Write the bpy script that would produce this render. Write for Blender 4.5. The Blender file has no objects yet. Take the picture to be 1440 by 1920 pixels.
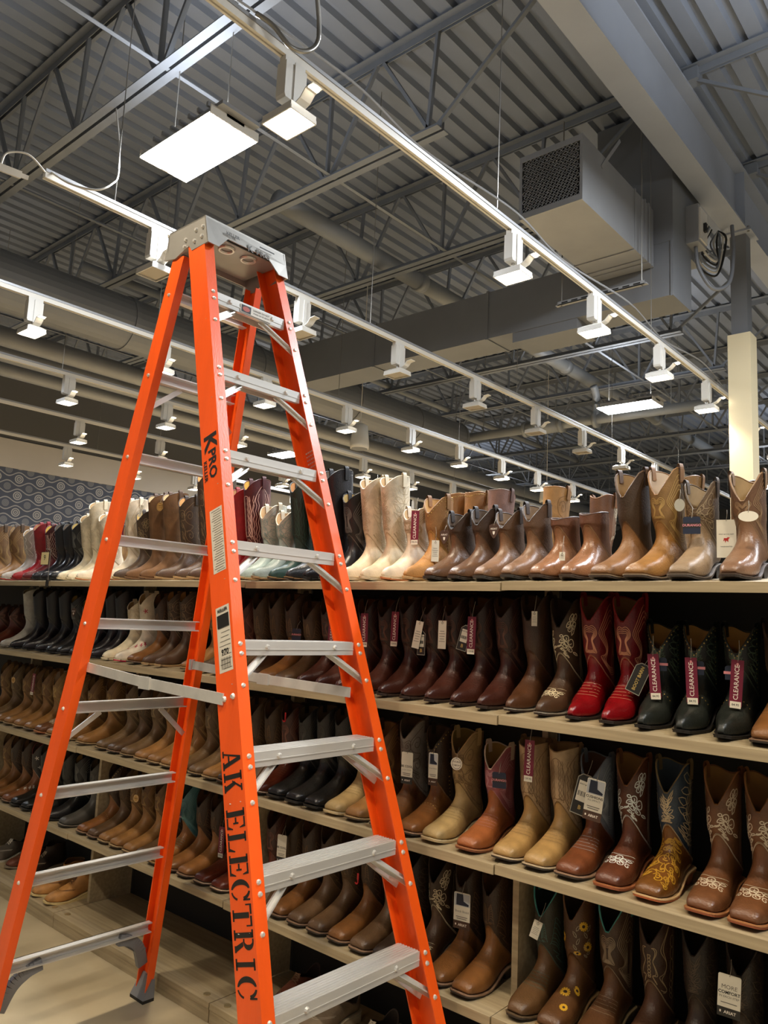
import bpy, bmesh, math, random
import numpy as np
from mathutils import Matrix, Vector
random.seed(7)
S = bpy.context.scene
COL = S.collection
R_ = math.radians
# ------------------------------------------------------------------ camera
FPX, ZC = 1450.0, 1.5256
YAW, PITCH, ROLL = R_(41.041), R_(8.011), R_(2.624)
fwd = np.array([-math.sin(YAW)*math.cos(PITCH), math.cos(YAW)*math.cos(PITCH), math.sin(PITCH)])
r0 = np.array([math.cos(YAW), math.sin(YAW), 0.0]); u0 = np.cross(r0, fwd)
rgt = math.cos(ROLL)*r0 + math.sin(ROLL)*u0
upv = -math.sin(ROLL)*r0 + math.cos(ROLL)*u0
CM = np.array([rgt, upv, fwd])
cd = bpy.data.cameras.new('camera'); cam = bpy.data.objects.new('camera', cd); COL.objects.link(cam)
cd.sensor_fit = 'VERTICAL'; cd.sensor_height = 36.0; cd.lens = FPX*36.0/1920.0
cd.clip_start = 0.05; cd.clip_end = 200
cam.matrix_world = Matrix(((rgt[0], upv[0], -fwd[0], 0), (rgt[1], upv[1], -fwd[1], 0), (rgt[2], upv[2], -fwd[2], ZC), (0, 0, 0, 1)))
S.camera = cam
# ------------------------------------------------------------------ world, exposure, lamp powers
w = bpy.data.worlds.new('store_ambient'); S.world = w; w.use_nodes = True
w.node_tree.nodes['Background'].inputs[0].default_value = (1.0, 0.97, 0.93, 1)
w.node_tree.nodes['Background'].inputs[1].default_value = 0.15
S.view_settings.view_transform = 'Standard'; S.view_settings.look = 'None'
S.view_settings.gamma = 1.0; S.view_settings.use_curve_mapping = False
S.view_settings.exposure = 0.45
WARM, COOL = (1.0, 0.86, 0.66), (0.86, 0.92, 1.0)
P_SPOT, P_BAY = 100.0, 90.0

# ------------------------------------------------------------------ pixel helpers (1440x1920 frame)
def ray(u, v):
    return CM.T @ np.array([(u-720)/FPX, (960-v)/FPX, 1.0])
def at(u, v, axis, val):
    d = ray(u, v); o = np.array([0, 0, ZC]); return o + (val-o[axis])/d[axis]*d
def x_at(u, y, z):
    """world x of a point at known depth y and height z that shows in column u"""
    k = (u-720)/FPX; r = CM[0]-k*CM[2]
    return -(r[1]*y + r[2]*(z-ZC))/r[0]

# ------------------------------------------------------------------ materials
MATS = {}
def srgb(h):
    c = [int(h[i:i+2], 16)/255 for i in (0, 2, 4)]
    return tuple((x/12.92 if x <= .04045 else ((x+.055)/1.055)**2.4) for x in c)
def mat(name, col, rough=.5, metal=0.0, var=.0, scale=8.0, bump=0.0, bscale=60.0, col2=None, stretch=(1, 1, 1), emit=0.0, ecol=None, coat=0.0, detail=4.0, spec=.5):
    if name in MATS: return MATS[name]
    if isinstance(col, str): col = srgb(col)
    if isinstance(col2, str): col2 = srgb(col2)
    m = bpy.data.materials.new(name); m.use_nodes = True; MATS[name] = m
    nt = m.node_tree; N = nt.nodes; L = nt.links; b = N['Principled BSDF']
    b.inputs['Base Color'].default_value = (*col, 1); b.inputs['Roughness'].default_value = rough
    b.inputs['Metallic'].default_value = metal; b.inputs['Coat Weight'].default_value = coat
    b.inputs['Specular IOR Level'].default_value = spec
    tc = N.new('ShaderNodeTexCoord'); mp = N.new('ShaderNodeMapping'); mp.inputs['Scale'].default_value = stretch
    L.new(tc.outputs['Object'], mp.inputs['Vector'])
    if var > 0 or col2 is not None:
        n = N.new('ShaderNodeTexNoise'); n.inputs['Scale'].default_value = scale; n.inputs['Detail'].default_value = detail
        L.new(mp.outputs[0], n.inputs['Vector'])
        cr = N.new('ShaderNodeValToRGB'); L.new(n.outputs['Fac'], cr.inputs['Fac'])
        c2 = col2 if col2 is not None else tuple(min(1, c*(1+var)) for c in col)
        c1 = col if col2 is not None else tuple(c*(1-var) for c in col)
        cr.color_ramp.elements[0].position = .33; cr.color_ramp.elements[1].position = .67
        cr.color_ramp.elements[0].color = (*c1, 1); cr.color_ramp.elements[1].color = (*c2, 1)
        L.new(cr.outputs['Color'], b.inputs['Base Color'])
    if bump > 0:
        n2 = N.new('ShaderNodeTexNoise'); n2.inputs['Scale'].default_value = bscale; n2.inputs['Detail'].default_value = 3
        L.new(mp.outputs[0], n2.inputs['Vector'])
        bp = N.new('ShaderNodeBump'); bp.inputs['Strength'].default_value = bump; bp.inputs['Distance'].default_value = .004
        L.new(n2.outputs['Fac'], bp.inputs['Height']); L.new(bp.outputs['Normal'], b.inputs['Normal'])
    if emit > 0:
        b.inputs['Emission Color'].default_value = (*(ecol or col), 1); b.inputs['Emission Strength'].default_value = emit
    return m

# ------------------------------------------------------------------ mesh helpers
class MB:
    def __init__(s): s.v = []; s.f = []
    def add(s, vs, fs):
        o = len(s.v); s.v += [tuple(map(float, p)) for p in vs]; s.f += [tuple(i+o for i in f) for f in fs]; return s
    def box(s, a, b):
        x0, y0, z0 = a; x1, y1, z1 = b
        return s.add([(x0,y0,z0),(x1,y0,z0),(x1,y1,z0),(x0,y1,z0),(x0,y0,z1),(x1,y0,z1),(x1,y1,z1),(x0,y1,z1)],
                     [(0,3,2,1),(4,5,6,7),(0,1,5,4),(1,2,6,5),(2,3,7,6),(3,0,4,7)])
    def hexa(s, p):      # 8 points: 4 of one end loop, 4 of the other
        return s.add(p, [(0,3,2,1),(4,5,6,7),(0,1,5,4),(1,2,6,5),(2,3,7,6),(3,0,4,7)])
    def prism(s, loop, off):
        n = len(loop); lo = [Vector(p) for p in loop]; of = Vector(off)
        return s.add([*lo, *[p+of for p in lo]], [tuple(range(n))[::-1], tuple(range(n, 2*n))]+[(i, (i+1) % n, n+(i+1) % n, n+i) for i in range(n)])
    def loft(s, a, b, cap=True):
        n = len(a)
        return s.add([*a, *b], ([tuple(range(n))[::-1], tuple(range(n, 2*n))] if cap else [])+[(i, (i+1) % n, n+(i+1) % n, n+i) for i in range(n)])
    def tube(s, pts, r, n=8, cap=True):
        pts = [Vector(p) for p in pts]; rings = []
        up = Vector((0, 0, 1))
        for i, p in enumerate(pts):
            d = (pts[min(i+1, len(pts)-1)]-pts[max(i-1, 0)]).normalized()
            a = d.cross(up)
            if a.length < 1e-3: a = d.cross(Vector((1, 0, 0)))
            a.normalize(); c = a.cross(d)
            rr = r[i] if isinstance(r, (list, tuple)) else r
            rings.append([p+rr*(math.cos(2*math.pi*k/n)*a+math.sin(2*math.pi*k/n)*c) for k in range(n)])
        vs = [q for ring in rings for q in ring]; fs = []
        for i in range(len(pts)-1):
            for k in range(n): fs.append((i*n+k, i*n+(k+1) % n, (i+1)*n+(k+1) % n, (i+1)*n+k))
        if cap: fs += [tuple(range(n))[::-1], tuple(range((len(pts)-1)*n, len(pts)*n))]
        return s.add(vs, fs)
    def bar(s, p, q, wd, ht, up=(0, 0, 1)):   # rectangular bar between two points
        p, q, up = Vector(p), Vector(q), Vector(up); d = (q-p).normalized(); a = d.cross(up)
        if a.length < 1e-4: a = d.cross(Vector((1, 0, 0)))
        a.normalize(); c = a.cross(d); a *= wd/2; c *= ht/2
        return s.hexa([p-a-c, p+a-c, p+a+c, p-a+c, q-a-c, q+a-c, q+a+c, q-a+c])
    def mesh(s, name):
        m = bpy.data.meshes.new(name); m.from_pydata(s.v, [], s.f); m.materials.append(None); m.update(); return m

def fixn(me):
    bm = bmesh.new(); bm.from_mesh(me); bmesh.ops.recalc_face_normals(bm, faces=bm.faces); bm.to_mesh(me); bm.free(); return me
def obj(name, me, m, parent=None, loc=None, rot=None, smooth=False, sc=None, mw=None):
    if isinstance(me, MB): me = fixn(me.mesh(name))
    if smooth and len(me.polygons) and not me.polygons[0].use_smooth:
        me.polygons.foreach_set('use_smooth', [True]*len(me.polygons))
    o = bpy.data.objects.new(name, me); COL.objects.link(o)
    if len(me.materials) == 0: me.materials.append(None)
    o.material_slots[0].link = 'OBJECT'; o.material_slots[0].material = m
    if parent is not None: o.parent = parent
    if loc is not None: o.location = loc
    if rot is not None: o.rotation_euler = rot
    if sc is not None: o.scale = (sc, sc, sc) if not hasattr(sc, '__len__') else sc
    if mw is not None: o.matrix_local = mw
    return o
def tag(o, label, cat, group=None):
    o['label'] = label; o['category'] = cat
    if group: o['group'] = group
    return o
def thing(name, label, cat, loc=(0, 0, 0), rot=(0, 0, 0), group=None, sc=None):
    o = bpy.data.objects.new(name, None); COL.objects.link(o); o.empty_display_size = .05
    o.location = loc; o.rotation_euler = rot
    if sc: o.scale = (sc, sc, sc)
    return tag(o, label, cat, group)
def struct(name, me, m, label, cat, parent=None):
    o = obj(name, me, m, parent); o['kind'] = 'structure'; o['label'] = label; o['category'] = cat; return o
def ordn(n):
    W = ['zeroth','first','second','third','fourth','fifth','sixth','seventh','eighth','ninth','tenth','eleventh','twelfth']
    if n < len(W): return W[n]
    return '%d%s' % (n, 'th' if 10 < n % 100 < 20 else {1: 'st', 2: 'nd', 3: 'rd'}.get(n % 10, 'th'))
TXT = {}
def text_mesh(s, size=1.0, bold=0.0, ext=0.0, res=2):
    k = (s, round(size, 4), bold, ext)
    if k in TXT: return TXT[k]
    c = bpy.data.curves.new('lettering', 'FONT'); c.body = s; c.size = size; c.offset = bold*size; c.extrude = ext
    c.align_x = 'CENTER'; c.align_y = 'CENTER'; c.resolution_u = res
    o = bpy.data.objects.new('lettering', c); COL.objects.link(o)
    dg = bpy.context.evaluated_depsgraph_get()
    me = bpy.data.meshes.new_from_object(o.evaluated_get(dg)); me.materials.clear(); me.materials.append(None)
    bpy.data.objects.remove(o); bpy.data.curves.remove(c); me.name = 'lettering'
    TXT[k] = me; return me
def catmull(P, n=8):
    P = [np.array(p, float) for p in P]; out = []
    for i in range(len(P)-1):
        a, b, c, d = P[max(i-1, 0)], P[i], P[i+1], P[min(i+2, len(P)-1)]
        for k in range(n):
            t = k/n; out.append(.5*((2*b)+(-a+c)*t+(2*a-5*b+4*c-d)*t*t+(-a+3*b-3*c+d)*t**3))
    out.append(P[-1]); return out
# ================================================================== the setting
m_floor = mat('polished_concrete', '9a8c70', .35, 0, scale=3.0, col2='ae9f82', bump=.05, bscale=30)
m_deck = mat('grey_deck_paint', '777d88', .65, 0, var=.06, scale=1.5)
m_joist = mat('grey_joist_paint', '74787e', .6, 0, var=.08, scale=4)
m_beam = mat('grey_beam_paint', '92969e', .5, 0, var=.05, scale=2)
m_duct = mat('painted_duct', '757678', .5, 0.2, var=.06, scale=2)
m_galv = mat('galvanised_duct', '949494', .42, .35, var=.06, scale=3)
m_pipe = mat('grey_pipe', '868889', .45, .1, var=.05, scale=3)
m_dark = mat('dark_wall_paint', '5c5a58', .8)
m_band = mat('white_wall_paint', 'bfb7ac', .8, var=.04, scale=1)
m_white = mat('white_enamel', 'cfc9bd', .4)
m_whitelamp = mat('lamp_white_enamel', 'cbc6bc', .35)
m_steel = mat('bare_steel', '9a968e', .35, .8)
m_black = mat('black_rubber', '14120f', .6)

struct('floor', MB().box((-16, -6, -.1), (8, 32, 0)), m_floor, 'polished beige concrete shop floor under ladder', 'floor')
# corrugated roof deck, one sheet object per four flutes, flutes run with the depth of the shop
DZ = 6.27
ceil_o = struct('ceiling', MB().box((-16, -6, DZ+.08), (8, 32, DZ+.12)), m_deck, 'grey corrugated metal roof deck above steel joists', 'ceiling')
prof = []
for k in range(4):
    x = k*.2
    prof += [(x, 0), (x+.115, 0), (x+.135, .05), (x+.18, .05)]
prof.append((.8, 0))
mb = MB(); n = len(prof)
mb.add([(x, -6, z) for x, z in prof]+[(x, 32, z) for x, z in prof], [(i, i+1, n+i+1, n+i) for i in range(n-1)])
deck_me = mb.mesh('deck_sheet')
for k in range(30):
    obj('deck_sheet', deck_me, m_deck, ceil_o, loc=(-16+.8*k, 0, DZ))

# far walls
def wallpaper():
    m = bpy.data.materials.new('paisley_wallpaper'); m.use_nodes = True; nt = m.node_tree; N = nt.nodes; L = nt.links; b = N['Principled BSDF']
    b.inputs['Roughness'].default_value = .8
    tc = N.new('ShaderNodeTexCoord'); sep = N.new('ShaderNodeSeparateXYZ'); L.new(tc.outputs['Object'], sep.inputs[0])
    def M(op, a, c=None, d=None):
        n = N.new('ShaderNodeMath'); n.operation = op
        for i, x in enumerate((a, c, d)):
            if x is None: continue
            if isinstance(x, (int, float)): n.inputs[i].default_value = x
            else: L.new(x, n.inputs[i])
        return n.outputs[0]
    Y, Z = sep.outputs[1], sep.outputs[2]
    pw, ph = .39, .30
    fy = M('SUBTRACT', M('FRACT', M('DIVIDE', Y, pw)), .5); fz = M('SUBTRACT', M('FRACT', M('DIVIDE', Z, ph)), .5)
    gy = M('SUBTRACT', M('FRACT', M('ADD', M('DIVIDE', Y, pw), .5)), .5); gz = M('SUBTRACT', M('FRACT', M('ADD', M('DIVIDE', Z, ph), .5)), .5)
    def rad(a, c): return M('SQRT', M('ADD', M('POWER', M('MULTIPLY', a, pw), 2), M('POWER', M('MULTIPLY', c, ph), 2)))
    r, r2 = rad(fy, fz), rad(gy, gz)
    rings = M('MULTIPLY', M('LESS_THAN', r, .088), M('GREATER_THAN', M('SINE', M('ADD', M('MULTIPLY', r, 190), 1.2)), -.25))
    disc = M('MULTIPLY', M('LESS_THAN', r2, .066), M('ADD', .22, M('MULTIPLY', M('GREATER_THAN', M('SINE', M('MULTIPLY', r2, 260)), .2), .18)))
    wv = M('LESS_THAN', M('ABSOLUTE', M('SUBTRACT', M('ABSOLUTE', fz), M('ADD', .27, M('MULTIPLY', M('COSINE', M('MULTIPLY', fy, 6.2832)), .13)))), .035)
    tot = M('MINIMUM', M('ADD', M('MAXIMUM', rings, M('MULTIPLY', wv, .85)), disc), 1.0)
    mx = N.new('ShaderNodeMix'); mx.data_type = 'RGBA'
    mx.inputs[6].default_value = (*srgb('4c5261'), 1); mx.inputs[7].default_value = (*srgb('a8a6a4'), 1)
    L.new(tot, mx.inputs[0]); L.new(mx.outputs[2], b.inputs['Base Color']); return m
m_paper = wallpaper()
struct('wall_left', MB().box((-14.2, -6, 0), (-14, 32, 3.93)), m_paper, 'far blue and grey patterned wallpaper wall', 'wall')
wb = struct('trim_1', MB().box((-14.2, -6, 3.93), (-13.97, 32, 4.44)), m_band, 'plain white band above patterned wallpaper', 'trim')
struct('wall_left_upper', MB().box((-14.2, -6, 4.44), (-14, 32, DZ)), m_dark, 'dark grey painted wall above the white band', 'wall')
struct('wall_back', MB().box((-14, 30, 0), (8, 30.2, DZ)), m_dark, 'dark far end wall behind the racks', 'wall')

# ------------------------------------------------------------------ steel frame
BX0, BX1, BZ0, BZ1 = -2.29, -2.08, 5.50, 6.12
b = thing('steel_beam', 'large grey steel girder running into depth at top right', 'beam', ((BX0+BX1)/2, 12, BZ0))
hw = (BX1-BX0)/2; hb_ = BZ1-BZ0
obj('bottom_flange', MB().box((-hw, -18, 0), (hw, 18, .022)), m_beam, b)
obj('web', MB().box((-.007, -18, .022), (.007, 18, hb_-.022)), m_beam, b)
obj('top_flange', MB().box((-hw, -18, hb_-.022), (hw, 18, hb_)), m_beam, b)
for y in (3.4, 7.6, 10.6):
    obj('stiffener', MB().box((-hw+.01, y-12, .022), (-.007, y-11.988, hb_-.022)).box((.007, y-12, .022), (hw-.01, y-11.988, hb_-.022)), m_beam, b)

JZ0, JZ1 = 5.31, 6.25
def chord(x0, x1, zflat, up):
    """pair of steel angles back to back, flange at zflat, leg going up (+1) or down (-1)"""
    m = MB()
    for s in (-1, 1):
        a, c = sorted((s*.012, s*.075)); m.box((x0, a, zflat-.004), (x1, c, zflat+.004))
        a, c = sorted((s*.012, s*.018)); z = sorted((zflat, zflat+up*.065)); m.box((x0, a, z[0]), (x1, c, z[1]))
    return m
XL0, XL1 = -13.9, -2.29
topc = fixn(chord(XL0, XL1+.06, JZ1-.005, -1).mesh('top_chord')); botc = fixn(chord(-12.8, -3.38, JZ0+.005, 1).mesh('bottom_chord'))
topr = fixn(chord(-2.14, 7.5, JZ1-.005, -1).mesh('top_chord')); botr = fixn(chord(-.98, 7.0, JZ0+.005, 1).mesh('bottom_chord'))
def web_bar(p, q): return fixn(MB().bar(p, q, .028, .034, up=(0, 1, 0)).mesh('web_member'))
webs_l, webs_r = [], []
pts = [-3.48-1.17*k for k in range(9)]
webs_l.append(web_bar((-3.45, 0, JZ0+.04), (-2.34, 0, JZ1-.05)))
for k, x in enumerate(pts):
    webs_l.append(web_bar((x-.03, 0, JZ0+.04), (x-.56, 0, JZ1-.05)))
    webs_l.append(web_bar((x-.05, 0, JZ0+.04), (x+.02, 0, JZ1-.05)) if k % 2 == 0 else web_bar((x, 0, JZ0+.04), (x+.01, 0, JZ1-.05)))
    if k < 8: webs_l.append(web_bar((x-1.13, 0, JZ0+.04), (x-.62, 0, JZ1-.05)))
webs_r.append(web_bar((-.9, 0, JZ0+.04), (-2.1, 0, JZ1-.06)))
for k in range(6):
    x = -.88+1.17*k
    webs_r.append(web_bar((x+.03, 0, JZ0+.04), (x+.56, 0, JZ1-.05))); webs_r.append(web_bar((x+1.14, 0, JZ0+.04), (x+.61, 0, JZ1-.05)))
    webs_r.append(web_bar((x, 0, JZ0+.04), (x, 0, JZ1-.05)))
seat_me = fixn(MB().box((-.06, -.06, -.11), (.06, .06, 0)).mesh('joist_seat'))
for k in range(13):
    y = .97+1.70*k
    for side, (tc_, bc_, wl, sx) in {'left': (topc, botc, webs_l, -2.33), 'right': (topr, botr, webs_r, -2.06)}.items():
        if side == 'right' and k < 1: continue
        j = thing('roof_joist', 'grey open-web steel roof joist, %s from camera, spanning %s from the girder' % (ordn(k+1), side), 'joist', (0, y, 0), group='roof joists')
        obj('top_chord', tc_, m_joist, j); obj('bottom_chord', bc_, m_joist, j)
        for wm in wl: obj('web_member', wm, m_joist, j)
        obj('joist_seat', seat_me, m_joist, j, loc=(sx+(-.0 if side == 'left' else 0), 0, BZ1+.11))
for x, nm in ((-4.55, 'over the ladder'), (-7.02, 'beside the round duct'), (-10.4, 'near the patterned wall')):
    tag(obj('joist_bridging', MB().box((x-.02, .5, JZ0+.012), (x+.02, 22, JZ0+.017)).box((x-.02, .5, JZ0+.012), (x-.016, 22, JZ0+.045)), m_joist), 'thin steel bridging angle tying joists ' + nm, 'bridging')

# column with cream wrap
c = thing('column', 'square steel column with cream wrapped lower part behind boots', 'column', (-2.18, 7.74, 0))
obj('steel_tube', MB().box((-.075, -.075, 0), (.075, .075, BZ0-.02)), m_duct, c)
obj('cap_plate', MB().box((-.14, -.14, BZ0-.02), (.14, .14, BZ0)), m_beam, c)
mb = MB()
for a, bb in (((-.105, -.105), (.105, -.095)), ((.095, -.095), (.105, .105)), ((-.105, .095), (.095, .105)), ((-.105, -.095), (-.095, .095))):
    mb.box((a[0], a[1], 0), (bb[0], bb[1], 4.45))
obj('wrap', mb, mat('cream_wrap', 'd9c9a4', .6, var=.03, scale=2), c)
for sx in (-1, 1): obj('bolt', MB().tube([(sx*.11, -.11, BZ0-.03), (sx*.11, -.11, BZ0+.03)], .012, 6), m_steel, c)

# ------------------------------------------------------------------ ducts
def ring_pts(cx, cz, r, y, n=28): return [(cx+r*math.cos(2*math.pi*k/n), y, cz+r*math.sin(2*math.pi*k/n)) for k in range(n)]
DX, DZc, DR = -7.55, 4.62, .29
d = thing('round_duct', 'large grey round spiral duct running along the ceiling at left', 'duct', (DX, 7, DZc))
def round_run(y0, y1, r, n=28): 
    m = MB(); m.loft(ring_pts(0, 0, r, y0-7, n), ring_pts(0, 0, r, y1-7, n)); return m
ys = [-3, -1.2, .6, 2.4, 4.2, 6.0, 7.8, 9.2, 10.4]
for a, bb in zip(ys, ys[1:]):
    sd = obj('duct_section', round_run(a, bb, DR), m_duct, d)
    obj('joint_collar', round_run(bb-.025, bb+.025, DR+.012), m_duct, d)
for x, z, r, l in ((-8.55, 4.42, .11, 'upper thin grey pipe beside the round duct'), (-8.95, 4.36, .10, 'middle thin grey pipe beside the round duct'), (-9.35, 4.30, .09, 'lower thin grey pipe beside the round duct')):
    tag(obj('service_pipe', MB().tube([(x, -2, z), (x, 20, z)], r, 14), m_galv, smooth=True), l, 'pipe')
p = thing('large_pipe', 'long pale grey pipe running through the joists in the middle', 'pipe', (-5.6, 10, 5.6))
obj('pipe_run', MB().tube([(0, -5.4, 0), (0, 10, 0)], .10, 16), m_pipe, p, smooth=True)
for y in (-3.1, .6, 4.3): obj('coupling', MB().tube([(0, y-.06, 0), (0, y+.06, 0)], .115, 16), m_pipe, p, smooth=True)
tag(obj('sprinkler_pipe', MB().tube([(-8.25, 4, 5.42), (-8.25, 20, 5.42)], .05, 10), m_pipe, smooth=True), 'thin blue grey pipe crossing far joists at centre', 'pipe')
cp = thing('cross_pipe', 'grey pipe with thick couplings crossing beyond the round duct end', 'pipe', (-5.9, 10.75, 4.72))
obj('pipe_run', MB().tube([(-1.6, 0, 0), (2.6, 0, 0)], .075, 12), m_pipe, cp, smooth=True); obj('sleeve', MB().tube([(-.45, 0, 0), (.15, 0, 0)], .115, 14), m_pipe, cp, smooth=True)
for x in (-.47, .17, .75): obj('coupling', MB().tube([(x-.03, 0, 0), (x+.03, 0, 0)], .13, 14), m_pipe, cp, smooth=True)
obj('branch', MB().tube(catmull([(.75, 0, .05), (.75, 0, .35), (.75, -.1, .5)], 5), .06, 10), m_pipe, cp, smooth=True)
for x in (-1.3, 1.9): obj('hanger_rod', MB().tube([(x, 0, 0), (x, 0, DZ-4.72)], .006, 5), m_steel, cp)
# trunk duct
t = thing('trunk_duct', 'grey rectangular trunk duct joining round duct and riser', 'duct', (-5, 6.57, 4.43))
for x0, x1 in ((-7.24, -5.8), (-5.8, -4.25), (-4.25, -2.35)):
    obj('duct_section', MB().box((x0+5+.004, -.21, 0), (x1+5-.004, .21, .50)), m_duct, t)
    obj('standing_seam', MB().box((x1+5-.012, -.222, -.012), (x1+5+.012, .222, .512)), m_duct, t)
obj('drop_box', MB().box((1.05, -.20, -.10), (1.75, .20, 0)), m_duct, t)
obj('riser', MB().box((1.95, -.215, .5), (2.66, .45, 1.80)), m_duct, t)
# return plenum with mesh front
g = thing('return_plenum', 'grey box plenum with expanded mesh grille below the girder', 'duct', (-2.78, 4.98, 4.72))
mb = MB(); X, Yd, Z = .27, 1.37, .536
mb.box((-X, .0, 0), (X, Yd, .012)).box((-X, 0, Z-.012), (X, Yd, Z)).box((-X, 0, .012), (-X+.012, Yd, Z-.012)).box((X-.012, 0, .012), (X, Yd, Z-.012))
obj('casing', mb, m_galv, g)
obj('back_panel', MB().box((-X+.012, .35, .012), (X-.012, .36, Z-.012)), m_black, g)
mb = MB(); 
for z0, z1 in ((0, .05), (Z-.05, Z)): mb.box((-X-.004, -.006, z0), (X+.004, .0, z1))
for x0 in (-X-.004, X-.02): mb.box((x0, -.006, .05), (x0+.024, .0, Z-.05))
obj('grille_frame', mb, m_galv, g)
mb = MB(); nx, nz = 14, 12; dx = (2*X-.04)/nx; dz = (Z-.10)/nz
for i in range(nz):
    for k in range(nx):
        x = -X+.02+k*dx+(dx/2 if i % 2 else 0); z = .05+i*dz
        if x+dx > X-.02+1e-6: continue
        mb.bar((x, .004, z+dz*.5), (x+dx*.5, .004, z+dz), .004, .0095, up=(0, 1, 0)); mb.bar((x+dx*.5, .004, z+dz), (x+dx, .004, z+dz*.5), .004, .0095, up=(0, 1, 0))
        mb.bar((x, .004, z+dz*.5), (x+dx*.5, .004, z), .004, .0095, up=(0, 1, 0)); mb.bar((x+dx*.5, .004, z), (x+dx, .004, z+dz*.5), .004, .0095, up=(0, 1, 0))
o = obj('grille_mesh', mb, m_galv, g); o['kind'] = 'stuff'
for y in (.95, 1.16, 1.24): obj('flange_seam', MB().box((-X-.01, y, -.01), (X+.01, y+.02, Z+.01)), m_galv, g)
obj('hanger_strap', MB().bar((X+.003, .32, .42), (X+.02, .62, .80), .03, .004, up=(1, 0, 0)), m_galv, g)
# disconnect box with conduits on riser
e = thing('electrical_disconnect', 'grey electrical disconnect box mounted on duct riser', 'switch box', (-2.3395, 6.78, 5.02))
obj('enclosure', MB().box((0, -.11, 0), (.11, .11, .36)), m_galv, e)
obj('cover', MB().box((.11, -.09, .03), (.125, .09, .33)), m_white, e)
obj('handle', MB().box((.125, -.02, .12), (.15, .02, .2)), m_black, e)
obj('flexible_conduit', MB().tube(catmull([(.05, 0, 0), (.07, .02, -.2), (.16, .12, -.38), (.26, .25, -.30), (.28, .32, 0), (.26, .36, .3)], 8), .018, 8), m_duct, e, smooth=True)
cb = thing('cable_bundle', 'tangle of grey cables hanging beside the girder and column', 'cables', (-2.33, 7.3, 5.4))
for k in range(6):
    a = .03*k
    obj('cable', MB().tube(catmull([(0, -.1+a, .05), (-.05-a*.5, .0, -.12-a), (.02, .12, -.22-a*1.2), (-.06+a, .2, -.02), (0, .25, .12)], 8), .009+.002*(k % 2), 6), [m_joist, m_white, m_black][k % 3], cb, smooth=True)
st = thing('strut_hanger', 'slotted steel strut on two threaded rods under trunk duct', 'strut', (-2.835, 5.98, 4.40))
obj('strut', MB().box((-.42, -.02, 0), (.42, .02, .008)).box((-.40, -.02, 0), (.40, -.016, .035)).box((-.40, .016, 0), (.40, .02, .035)), m_galv, st)
for k in range(8): obj('slot', MB().box((-.36+.095*k, -.0215, .011), (-.30+.095*k, -.0195, .024)), m_black, st)
for x in (-.37, .37): obj('threaded_rod', MB().tube([(x, 0, -.01), (x, 0, 1.8)], .006, 6), m_steel, st)
for (u, v), l in (((675, 818), 'white pendant speaker hanging left of centre above boots'), ((1025, 925), 'white pendant speaker hanging low right of centre')):
    q = at(u, v, 2, 3.95)
    sp = thing('pendant_speaker', l, 'speaker', q)
    obj('body', MB().tube([(0, 0, .17), (0, 0, .14), (0, 0, -.12), (0, 0, -.17)], [.05, .10, .13, .125], 18), m_white, sp, smooth=True)
    obj('grille', MB().tube([(0, 0, -.175), (0, 0, -.171)], .11, 18), m_duct, sp); obj('cable', MB().tube([(0, 0, .17), (0, 0, DZ-q[2])], .006, 6), m_white, sp)
# bare cables hanging over the dangling track end
ja = at(218, 203, 2, 5.32)
tag(obj('hanging_cable', MB().tube(catmull([ja, at(223, 260, 1, 2.5), at(222, 325, 1, 2.25), at(210, 345, 1, 2.12), at(180, 356, 1, 2.02), at(130, 344, 1, 1.92), (-4.34, 1.84, 4.06)], 10), .006, 6), m_white, smooth=True), 'slack white cable drooping from joist to the dead track', 'cable')
tag(obj('flexible_conduit', MB().tube(catmull([at(480, 25, 0, -2.44), at(512, 48, 0, -2.40), at(545, 88, 0, -2.36), at(575, 96, 0, -2.34), at(595, 80, 0, -2.33), at(598, 40, 0, -2.32), at(594, -20, 0, -2.30), at(590, -120, 0, -2.28)], 10), .011, 8), m_steel, smooth=True), 'coiled metal flexible conduit hanging above first lit lamp', 'conduit')

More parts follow.
